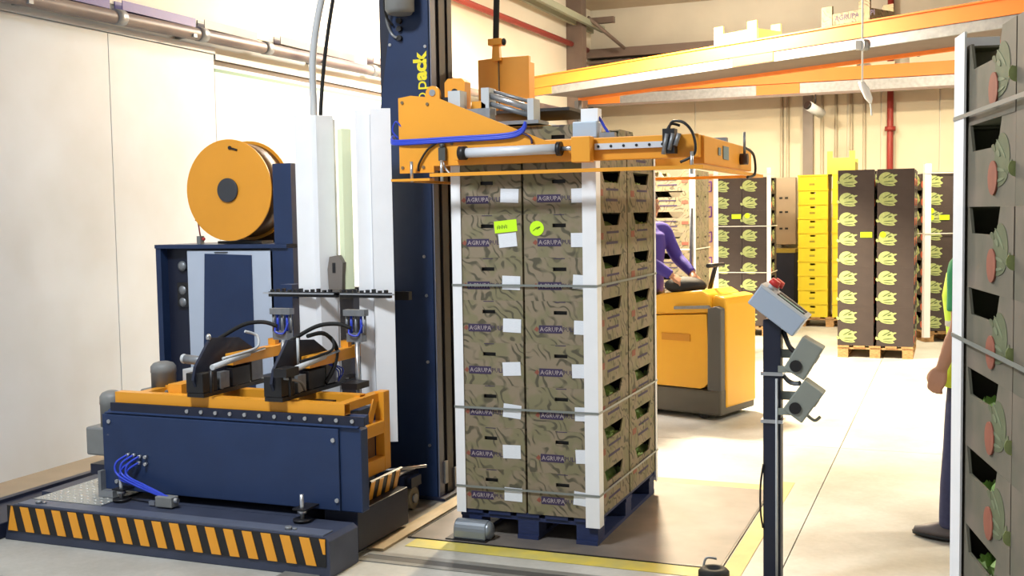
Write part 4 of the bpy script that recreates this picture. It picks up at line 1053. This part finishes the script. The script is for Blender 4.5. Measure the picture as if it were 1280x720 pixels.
# second leaf-print load, behind the main load, long notched side to the viewer
k2 = khaki_proto('brown leaf-print carton in the second load, behind the strapped one', 'cartons of the second leaf-print load', False)
S = []; first = True
for r in range(9):
    for c in range(2):
        for q in range(2):
            o = k2 if first else copy_tree(k2); first = False
            place(o, -1.26-c*.606, 6.9+q*.404, .1505+r*ROWH, math.pi/2)
            o['label'] = 'leaf-print carton, %s layer of second load, %s column, %s row' % (ORD[r], ('white-post', 'far')[c], ('notched front', 'rear')[q])
pk = pallet('wooden pallet under the second leaf-print load', PWOOD, 1.2, .8); place(pk, -1.56, 7.1, 0)
white_corner(-.956, 6.694, .14, 2.28, math.pi/2, 'white post on the corner of the second leaf-print load', None, .05)
for z in (1.35,): strap('load_strap', -2.172, -.948, 6.686, 7.51, z, STRAPW, 'white strap around the second leaf-print load', None)

# yellow crates
def yellow_proto():
    t = new_root('yellow_crate', 'yellow handled crate in the tall stack against the back wall', 'crate', 'yellow crates in the tall stack')
    mb = MB(); w, d, h = .43, .58, .2135
    x, y, th = w/2, d/2, .012
    mb.box(-x, x, -y, y, 0, th)
    for s in (-1, 1):
        y0, y1 = (-y, -y+th) if s < 0 else (y-th, y)
        z0, z1, sw = h*.66, h*.66+.028, .038
        mb.box(-x, x, y0, y1, th, z0).box(-x, x, y0, y1, z1, h).box(-x, -sw, y0, y1, z0, z1).box(sw, x, y0, y1, z0, z1)
        x0, x1 = (-x, -x+th) if s < 0 else (x-th, x)
        mb.box(x0, x1, -y+th, y-th, th, h)
    for s in (-1, 1): mb.box(-x-.006, x+.006, s*y-.008, s*y+.008, h-.022, h)
    mb.build('body', YELC, t)
    MB().box(-.05, .03, -y-.002, -y-.0004, .055, .085).build('print', mat('olive_ink', rgb(150, 140, 40), .6), t)
    return t
yc = yellow_proto(); first = True
for r in range(10):
    for c in range(2):
        o = yc if first else copy_tree(yc); first = False
        place(o, -.255+c*.50, 12.0, .1455+r*.2145, jr.uniform(-.01, .01)); o['label'] = 'yellow handled crate, %s layer, column by the %s' % ((ORD[:8]+('ninth', 'topmost'))[r], ('dark bin', 'dark cartons')[c])
t = new_root('yellow_crate', 'dull yellow crate with notched ends on top of the yellow stack', 'crate', None)
MB().box(-.2, .2, -.28, .28, 0, .02).box(-.2, .2, -.28, -.265, .02, .24).box(-.2, .2, .265, .28, .02, .24).box(-.2, -.185, -.265, .265, .02, .18).box(.185, .2, -.265, .265, .02, .18).build('body', mat('dull_yellow_plastic', rgb(190, 176, 70), .5), t)
for a_ in (-.2, .12): MB().box(a_, a_+.08, -.28, -.265, .24, .34).build('corner_post', mat('dull_yellow_plastic', rgb(190, 176, 70), .5), t)
place(t, .15, 12.0, .1455+10*.2145, .0)
py = pallet('wooden pallet under the yellow crates', PWOOD, .96, .6); place(py, -.005, 12.0, 0)

# dark load by the right with one white post
d3 = dark_proto('lettuce_print_carton', 'dark lettuce-print carton in the load with two round lime stickers', 'cartons of the load behind the worker')
er = math.radians(21); ER = Matrix.Rotation(er, 3, 'Z'); EC = Vector((1.372, 10.0, 0))      # front left corner
def ep(x, y, z=0): return EC+ER@Vector((x, y, z))
e0 = ep(.415, 0)
S = stack(d3, e0.x, e0.y, er, 9, 2, 1, .41, .6, .006, .1505, 'dark carton, %s layer of load behind the worker, column %s the white post', ('at', 'away from'))
for o, k, lx, lz in ((S[6*2], 'round', -.13, .19), (S[6*2], 'round', -.13, .10), (S[6*2], 'rect', .04, .10)): sticker_on(o, k, lx, lz)
finish(S)
pw4 = pallet('wooden pallet under the dark load behind the worker', PWOOD, .82, .8); q4 = ep(.415, .41); place(pw4, q4.x, q4.y, 0, er)
q4 = ep(-.004, -.004); white_corner(q4.x, q4.y, .06, 2.34, er, 'white post on the dark load behind the worker', None, .075)
for z in (2.22, 1.43):
    mb = MB(); x0, x1, y0, y1, g, hh = -.014, .834, -.014, .612, .002, .006
    mb.box(x0-g, x1+g, y0-g, y0, z-hh, z+hh).box(x0-g, x1+g, y1, y1+g, z-hh, z+hh).box(x0-g, x0, y0, y1, z-hh, z+hh).box(x1, x1+g, y0, y1, z-hh, z+hh)
    o = mb.build('load_strap', STRAPW, origin=(0, 0, 0)); o.location = EC; o.rotation_euler.z = er
    tag(o, ('upper' if z > 2 else 'lower')+' white strap around the dark load behind the worker', 'strap', 'white straps of the load behind the worker')

# large load close by, turned a little
fr = math.radians(11.95); U = Vector((-math.sin(fr), math.cos(fr), 0)); Vv = Vector((math.cos(fr), math.sin(fr), 0))
C0 = Vector((1.735, -1.93, 0))
d4 = dark_proto('lettuce_print_carton', 'grey-brown carton printed with lettuce and tomatoes in the tall load beside the worker', 'cartons of the tall load beside the worker', FGC, .40, .6, True)
first = True
for r in range(9):
    for c in range(2):
        for q in range(2):
            o = d4 if first else copy_tree(d4); first = False
            p = C0+Vv*(.204+c*.404)-U*(.304+q*.606)
            place(o, p.x, p.y, .1505+r*ROWH, fr+jr.uniform(-.003, .003))
            o['label'] = 'grey-brown carton, %s layer of tall load, %s end, %s column' % (ORD[r], ('worker', 'near')[q], ('aisle-side', 'far-side')[c])
            if c == 0:
                for dy in (-.13, .10):
                    l = bpy.data.objects.new('lettuce', LET_ME); COL.objects.link(l)
                    l.scale = (.9, .9, .9); pp = p-Vv*.085+U*dy; l.location = (pp.x, pp.y, .1505+r*ROWH+.105); l.rotation_euler.z = jr.uniform(0, 6)
                    tag(l, 'green lettuce in the %s-layer %s carton of the tall load' % (ORD[r], ('worker-end', 'near-end')[q]), 'lettuce', 'lettuces in the tall load')
pc = C0+Vv*.406-U*.606
pw5 = pallet('wooden pallet under the tall load beside the worker', PWOOD, .80, 1.2); place(pw5, pc.x, pc.y, 0, fr)
def wc2(p, rot, label): return white_corner(p.x, p.y, .12, 2.27, rot, label, None, .12)
wc2(C0-Vv*.004+U*.004, fr-math.pi/2, 'white post with frayed top on the tall load corner beside the worker')
wc2(C0-Vv*.004-U*1.214, fr, 'white post on the near corner of the tall load')
for i, z in enumerate((2.03, 1.385, .60)):
    mb = MB(); x0, x1, y0, y1 = -.010, .815, -1.222, .012; g = .002; hh = .006
    mb.box(x0-g, x1+g, y0-g, y0, z-hh, z+hh).box(x0-g, x1+g, y1, y1+g, z-hh, z+hh).box(x0-g, x0, y0, y1, z-hh, z+hh).box(x1, x1+g, y0, y1, z-hh, z+hh)
    o = mb.build('load_strap', STRAPM, origin=(0, 0, 0)); o.location = C0; o.rotation_euler.z = fr
    tag(o, '%s strap around the tall load beside the worker' % ('topmost', 'middle', 'low')[i], 'strap', 'straps of the tall load')

# ------------------------------------------------------------------ control post
t = root('control_post', (.955, -.35, 0), 'navy control post with tilted button box and two grey sensor boxes', 'control post')
MB().box(.915, .995, -.39, -.31, .008, 1.27).build('post', NAVYD, t, .004)
MB().box(.84, 1.07, -.46, -.24, 0.0015, .008).build('foot_plate', NAVYD, t)
MB().cyl((.978, -.398, .02), (.978, -.398, 1.0), .006, 8).build('conduit', CHALK, t)
MB().tube([(.918, -.395, .60), (.905, -.40, .50), (.905, -.40, .38), (.915, -.395, .30)], .005, 6).build('cable', BLK, t)
for z in (1.02, .80): MB().box(.905, 1.005, -.398, -.30, z-.008, z+.008).build('clamp_band', STEEL, t)
a = math.radians(37); M = Matrix.Rotation(a, 3, 'Y')
bc = Vector((.985, -.37, 1.315))
bx_ = MB().obox(bc, (.25, .17, .10), M).build('button_box', mat('pale_grey_blue_case', rgb(170, 184, 204), .4), t, .006)
def onb(x, y, z): return bc+M@Vector((x, y, z))
MB().obox(onb(0, 0, .053), (.252, .172, .012), M).build('box_lid', CHALK, bx_)
for y in (-.045, .03): MB().obox(onb(.03, y, .0605), (.15, .035, .004), M).build('display_strip', BLK, bx_)
MB().obox(onb(.03, -.045, .0632), (.13, .018, .002), M).build('display', mat('display_green', rgb(150, 190, 176), .4), bx_)
for x, y in ((-.085, -.03), (-.075, .045)):
    MB().cyl(onb(x, y, .058), onb(x, y, .078), .016, 12).build('button_stem', CHALK, bx_)
    MB().cyl(onb(x, y, .078), onb(x, y, .105), .027, 16, .022).build('mushroom_button', REDB, bx_)
SB = mat('sensor_grey', rgb(142, 148, 142), .5, noise=.06)
for k, (cx_, cz_, an) in enumerate(((1.10, 1.10, 60), (1.10, .905, 60))):
    M2 = Matrix.Rotation(math.radians(an-30+5*k), 3, 'Y'); c2 = Vector((cx_, -.38, cz_))
    s_ = MB().obox(c2, (.105, .11, .17), M2).build('sensor_box', SB, t, .006)
    def q(x, y, z): return c2+M2@Vector((x, y, z))
    MB().cyl(q(-.01, -.055, -.045), q(-.01, -.062, -.045), .027, 16).build('dial', BLK, s_)
    MB().cyl(q(.0525, 0, .02), q(.056, 0, .02), .02, 12).build('lens', CHALK, s_)
    MB().box(.985, 1.10, -.345, -.335, cz_-.01, cz_+.03).build('bracket_arm', SB, s_)
    MB().box(.985, 1.09, -.405, -.395, cz_-.07, cz_-.04).build('bracket_arm', SB, s_)
    if k == 1: MB().tube([q(.05, 0, -.05), q(.09, 0, -.05), q(.10, 0, -.02)], .008, 6).build('connector', SB, s_)
MB().tube([(1.0, -.35, 1.22), (1.03, -.37, 1.15), (1.06, -.38, 1.12)], .012, 6).build('cable', BLK, t)
MB().tube([(.99, -.33, 1.02), (1.03, -.35, .98), (1.08, -.38, .98)], .012, 6).build('cable', GALV, t)

# ------------------------------------------------------------------ forklift (pallet truck) behind the load
t = root('pallet_truck', (0, 0, 0), 'yellow ride-on pallet truck with grey skirt behind the load', 'pallet truck')
FY = mat('forklift_yellow', rgb(240, 178, 44), .4, noise=.06, scale=3)
FG = mat('forklift_grey', rgb(92, 88, 80), .55, noise=.15, scale=5)
# local frame: x to the rear (towards the forks), y across; near corner at 0,0
MB().prism([(0, .04), (.0, .27), (.12, .25), (1.05, .25), (1.15, .20), (1.15, .04)], 'y', 0, .62).build('skirt', FG, t, .02)
pl = [(.20, .26)]+arc(.30, .34, .10, 225, 180, 4)[::-1][:0]+[(.72, .26), (.74, .30), (.74, .86), (.14, .90)]+arc(.22, .36, .10, 180, 260, 6)
MB().prism(pl, 'y', .015, .30).build('battery_cover', FY, t, .015)
MB().box(.70, 1.05, .31, .60, .25, .88).build('rear_cover', FY, t, .02)
MB().box(.30, .58, .008, .0145, .66, .72).build('vent', mat('forklift_amber', rgb(206, 140, 30), .5), t)
MB().prism([(.0, .25), (.13, .25), (.125, .95), (.05, .97), (.0, .95)], 'y', .0, .08).build('corner_pillar', mat('forklift_dark_grey', rgb(84, 84, 84), .5), t, .01)
MB().prism([(-.012, .10), (.14, .10), (.14, 1.02), (.10, 1.06), (.0, 1.04), (-.012, .98)], 'y', .08, .62).build('nose_cover', FY, t, .02)
MB().prism([(.12, .905), (.76, .865), (.78, 1.0), (.60, 1.06), (.20, 1.10), (.12, 1.06)], 'y', .03, .58).build('console', FY, t, .02)
MB().prism([(.10, .95), (.45, .93), (.45, .955), (.12, .975)], 'y', .0, .03).build('trim_strip', GALV, t)
MB().box(.72, .80, .05, .55, .845, .865).build('seam', BLK, t)
MB().ball((.44, .18, 1.125), .20, .13, .080, 14, 10).build('arm_rest', RUB, t)
MB().cyl((.28, .32, 1.08), (.22, .32, 1.30), .02, 10).cyl((.22, .18, 1.30), (.22, .46, 1.30), .018, 10).build('steering_bar', BLK, t)
MB().cyl((.56, .50, 1.04), (.56, .50, 1.80), .018, 8).build('mast_pole', GALV, t)
MB().box(.80, 1.75, .02, .62, .055, .15).build('platform', FG, t, .01)
MB().box(1.70, 1.78, .05, .60, .15, 1.1).build('backrest', FG, t, .02)
for y in (.05, .40): MB().box(1.78, 2.9, y, y+.17, .03, .10).build('fork', BLK, t, .006)
for x in (.18, .95):
    for y in (.03, .53): MB().cyl((x, y, .045), (x, y+.06, .045), .045, 14).build('wheel', RUB, t)
for ch in t.children:
    ch.data.transform(Matrix.Diagonal((-1, 1, 1, 1))); ch.data.flip_normals()
t.location = (-.085, 3.72, 0); t.rotation_euler.z = math.atan2(-.30, .954)

# ------------------------------------------------------------------ people
def remeshed(mb, name, m, voxel):
    me = mb.mesh(name, m); o = bpy.data.objects.new(name, me); COL.objects.link(o)
    r = o.modifiers.new('r', 'REMESH'); r.mode = 'VOXEL'; r.voxel_size = voxel; r.use_smooth_shade = True
    sm = o.modifiers.new('s', 'SMOOTH'); sm.factor = .5; sm.iterations = 3
    dg = bpy.context.evaluated_depsgraph_get(); me2 = bpy.data.meshes.new_from_object(o.evaluated_get(dg)); me2.name = name
    bpy.data.objects.remove(o)
    if not me2.materials: me2.materials.append(m)
    return me2
def hand(mb, wrist, dirv, side, palmn, curl=.5):
    """palm plus five bent fingers; dirv = along the forearm, side = towards the thumb, palmn = out of the palm"""
    w = Vector(wrist); d = Vector(dirv).normalized(); s = Vector(side); s = (s-d*s.dot(d)).normalized(); n = Vector(palmn); n = (n-d*n.dot(d)-s*n.dot(s)).normalized()
    for k in range(4):
        off = .033-.022*k
        mb.tube([w+s*off*.5, w+d*.05+s*off, w+d*.092+s*off*1.05], [.015, .0165, .0125], 8, 3)
    for k, ln in enumerate((.078, .088, .083, .066)):
        off = .034-.0225*k; b = w+d*.088+s*off
        p1 = b+d*ln*.45+n*ln*.18*curl*2; p2 = p1+d*ln*.25*(1-curl*.5)+n*ln*.34*curl*1.6; p3 = p2+d*ln*.10*(1-curl)+n*ln*.30*curl*1.4
        mb.tube([b-d*.02, b, p1, p2, p3], [.012, .0115, .0105, .0095, .0075], 8, 3)
    b = w+d*.022+s*.030; p1 = b+d*.035+s*.022+n*.012; p2 = p1+d*.032+s*.004+n*.016; p3 = p2+d*.022-s*.004+n*.012
    mb.tube([w+d*.01+s*.012, b, p1, p2, p3], [.016, .016, .013, .0115, .009], 8, 3)
def head_mesh(mb, c, f):
    """head, f = facing unit vector (horizontal)"""
    c = Vector(c); f = Vector(f); r = Vector((-f.y, f.x, 0))
    rings = []
    prof = [(-.118, .030, .036, .050), (-.105, .046, .055, .035), (-.075, .060, .078, .015), (-.03, .070, .092, .002), (.02, .076, .098, -.004), (.06, .074, .095, -.008), (.095, .056, .072, -.010), (.113, .030, .040, -.010), (.118, .008, .010, -.01)]
    n = 24; vs = []
    for z, a, b, o in prof:
        for j in range(n):
            t = 2*math.pi*j/n; vs.append(c+r*(a*math.cos(t))+f*(b*math.sin(t)+o)+Vector((0, 0, z)))
    m = len(prof)
    mb.add(vs, [(i*n+j, i*n+(j+1) % n, (i+1)*n+(j+1) % n, (i+1)*n+j) for i in range(m-1) for j in range(n)]+[tuple(range(n-1, -1, -1)), tuple(range((m-1)*n, m*n))], True)
    mb.tube([c+f*.085+Vector((0, 0, .018)), c+f*.108+Vector((0, 0, -.015)), c+f*.116+Vector((0, 0, -.032)), c+f*.088+Vector((0, 0, -.040))], [.009, .012, .016, .010], 8, 3)   # nose
    for s in (-1, 1):
        mb.ball(c+r*(s*.078)+f*(-.005)+Vector((0, 0, -.012)), .012, .02, .032, 8, 6)     # ears
        mb.tube([c+r*(s*.014)+f*.094+Vector((0, 0, .030)), c+r*(s*.052)+f*.080+Vector((0, 0, .030))], .008, 6)  # brow
    mb.tube([c-r*.026+f*.090+Vector((0, 0, -.066)), c+f*.100+Vector((0, 0, -.064)), c+r*.026+f*.090+Vector((0, 0, -.066))], .0075, 6)   # lips
def person(label, x, y, z, rz, J, shirt, trousers, hairm, vest=None, shoes=None, sleeve_long=False):
    """figure faces local -y; J holds the pose (joints in metres)"""
    t = new_root('person', label, 'person', None)
    mb = MB(); f = Vector((0, -1, 0))
    nk = J['neck']; hd_ = nk+Vector((0, -.015, .165))
    mb.loft([((0, 0, .88), .14, .105), ((0, 0, .98), .155, .115), (J['waist'], .142, .10), (J['chest'], .168, .122), (J['chest']+Vector((0, .005, .12)), .172, .112), (nk+Vector((0, 0, -.075)), .14, .085), (nk+Vector((0, 0, -.02)), .065, .06)], 24)
    mb.tube([nk+Vector((0, .01, -.05)), nk+Vector((0, 0, .04)), hd_+Vector((0, .01, -.06))], [.062, .055, .055], 12, 3)
    head_mesh(mb, hd_, f)
    for s, k in ((-1, 'r'), (1, 'l')):
        sh, el, wr = J['sh'+k], J['el'+k], J['wr'+k]
        mb.tube([nk+Vector((s*.06, 0, -.06)), sh, (sh+el)/2, el, el*.6+wr*.4, wr], [.06, .058, .05, .043, .042, .029], 12, 4)
        dv = (wr-el).normalized()
        hand(mb, wr-dv*.005, dv, J['th'+k], J['pn'+k], J.get('curl', .45))
        hp, kn, an = J['hp'+k], J['kn'+k], J['an'+k]
        mb.tube([hp+Vector((0, 0, .06)), hp, (hp+kn)/2, kn, kn*.62+an*.38, an], [.085, .088, .075, .057, .058, .040], 14, 4)
        mb.tube([an, an+Vector((0, -.06, -.045)), an+Vector((0, -.17, -.06))], [.042, .042, .03], 10, 3)
    child_mesh('body', remeshed(mb, 'body', SKIN, .0085), t)
    for s in (-1, 1):
        e = MB().ball(hd_+Vector((s*.033, -.086, .012)), .011, .009, .008, 10, 8).build('eye', mat('eye_white', rgb(225, 220, 212), .3), t)
        MB().ball(hd_+Vector((s*.033, -.0935, .012)), .0055, .003, .0055, 8, 6).build('iris', mat('eye_brown', rgb(60, 40, 28), .3), e)
    # hair cap
    hb = MB(); n = 20; vs = []
    prof = [(-.02, .074, .055, .052), (.03, .083, .095, .012), (.065, .082, .100, .003), (.10, .062, .078, .006), (.122, .030, .038, .008), (.127, .006, .006, .008)]
    for zz, a, b, o in prof:
        for j in range(n):
            tt = 2*math.pi*j/n; vs.append(hd_+Vector((a*math.cos(tt), b*math.sin(tt)+o, zz)))
    hb.add(vs, [(i*n+j, i*n+(j+1) % n, (i+1)*n+(j+1) % n, (i+1)*n+j) for i in range(len(prof)-1) for j in range(n)]+[tuple(range(n-1, -1, -1)), tuple(range((len(prof)-1)*n, len(prof)*n))], True)
    hb.build('hair', hairm, t)
    # shirt
    c = MB(); g = .014
    c.loft([((0, 0, .90), .155+g, .115+g), ((0, 0, 1.0), .158+g, .116+g), (J['waist'], .148+g, .106+g), (J['chest'], .170+g, .124+g), (J['chest']+Vector((0, .005, .12)), .176+g, .116+g), (nk+Vector((0, 0, -.075)), .145+g, .09+g), (nk+Vector((0, 0, -.03)), .075+g, .065+g)], 24)
    for s, k in ((-1, 'r'), (1, 'l')):
        sh, el, wr = J['sh'+k], J['el'+k], J['wr'+k]
        if sleeve_long: c.tube([nk+Vector((s*.07, 0, -.06)), sh, (sh+el)/2, el, (el+wr)/2, wr*.95+el*.05], [.07, .073, .064, .058, .052, .044], 14, 4)
        else: c.tube([nk+Vector((s*.07, 0, -.06)), sh, (sh+el)/2, sh*.22+el*.78], [.07, .073, .068, .066], 14, 4)
    child_mesh('shirt', remeshed(c, 'shirt', shirt, .012), t)
    c = MB()
    c.loft([((0, 0, .80), .150, .115), ((0, 0, .90), .165, .125), ((0, 0, 1.0), .163, .122)], 24)
    for k in ('r', 'l'):
        hp, kn, an = J['hp'+k], J['kn'+k], J['an'+k]
        c.tube([hp+Vector((0, 0, .04)), hp, (hp+kn)/2, kn, kn*.5+an*.5, an+Vector((0, .005, -.02))], [.098, .102, .092, .076, .073, .066], 16, 4)
    child_mesh('trousers', remeshed(c, 'trousers', trousers, .012), t)
    if vest:
        c = MB(); g = .030
        c.loft([((0, 0, .82), .175+g, .135+g), ((0, 0, 1.0), .165+g, .122+g), (J['waist'], .156+g, .112+g), (J['chest'], .174+g, .126+g), (J['chest']+Vector((0, .005, .12)), .150+g, .112+g), (nk+Vector((0, 0, -.065)), .105+g, .08+g)], 24)
        v = c.build('vest', vest, t)
        for zz, a, b in ((.98, .168, .125), (1.14, .160, .116)):
            MB().loft([((0, 0, zz), a+.034, b+.034), ((0, 0, zz+.05), a+.034, b+.034)], 24).build('reflective_band', mat('reflective_grey', rgb(190, 194, 190), .35, .3), v)
    for k in ('r', 'l'):
        an = J['an'+k]; b = an+Vector((0, 0, -.085))
        sb = MB().loft([(b+Vector((0, -.065, .004)), .048, .145), (b+Vector((0, -.065, .02)), .050, .148)], 20)
        sh_ = MB()
        sh_.loft([(b+Vector((0, -.065, .02)), .047, .143), (b+Vector((0, -.06, .045)), .046, .138), (b+Vector((0, -.035, .065)), .044, .105), (b+Vector((0, 0, .09)), .046, .062), (b+Vector((0, .005, .12)), .050, .058)], 20)
        o = sh_.build('shoe', shoes, t); sb.build('sole', RUB, o)
    place(t, x, y, z, rz)
    return t
V = Vector
base = dict(waist=V((0, 0, 1.10)), chest=V((0, -.01, 1.30)), neck=V((0, .01, 1.52)))
JW = dict(base, shr=V((-.215, .01, 1.455)), shl=V((.215, .01, 1.455)), elr=V((-.27, .03, 1.16)), ell=V((.262, .015, 1.165)), wrr=V((-.27, -.09, .92)), wrl=V((.262, -.075, .925)),
          thr=V((0, -1, -.2)), thl=V((0, -1, -.2)), pnr=V((1, 0, 0)), pnl=V((-1, 0, 0)), hpr=V((-.095, 0, .90)), hpl=V((.095, 0, .90)),
          knr=V((-.10, .02, .50)), knl=V((.150, -.03, .50)), anr=V((-.11, .08, .09)), anl=V((.185, -.05, .09)), curl=.5)
person('worker in green shirt, yellow hi-vis vest and dark jeans, arm hanging, beside the tall load', 1.842, .86, 0, -1.97, JW,
       mat('green_shirt', rgb(56, 146, 92), .8, noise=.1), mat('dark_denim', rgb(58, 60, 92), .85, noise=.2, scale=40), mat('dark_hair', rgb(40, 32, 28), .6),
       mat('hi_vis_yellow', rgb(206, 240, 60), .7), mat('grey_shoe', rgb(92, 84, 84), .6))
JD = dict(base, shr=V((-.215, -.03, 1.45)), shl=V((.215, -.03, 1.45)), elr=V((-.25, -.16, 1.20)), ell=V((.25, -.16, 1.20)), wrr=V((-.18, -.36, 1.06)), wrl=V((.18, -.36, 1.06)),
          thr=V((1, 0, .3)), thl=V((-1, 0, .3)), pnr=V((0, -.3, -1)), pnl=V((0, -.3, -1)), hpr=V((-.095, 0, .90)), hpl=V((.095, 0, .90)),
          knr=V((-.10, -.02, .50)), knl=V((.10, -.02, .50)), anr=V((-.11, .02, .09)), anl=V((.11, .02, .09)), curl=.8)
pt = bpy.data.objects['pallet_truck']
pp = Matrix.Translation(pt.location) @ Matrix.Rotation(pt.rotation_euler.z, 4, 'Z') @ V((-.86, .24, .152))
person('driver in purple jacket standing on the yellow pallet truck', pp.x, pp.y, pp.z, pt.rotation_euler.z+math.pi/2, JD,
       mat('purple_jacket', rgb(66, 52, 150), .8, noise=.1), mat('dark_trousers', rgb(44, 44, 54), .85), mat('dark_hair', rgb(40, 32, 28), .6), None, mat('black_shoe', rgb(40, 38, 38), .6), True)
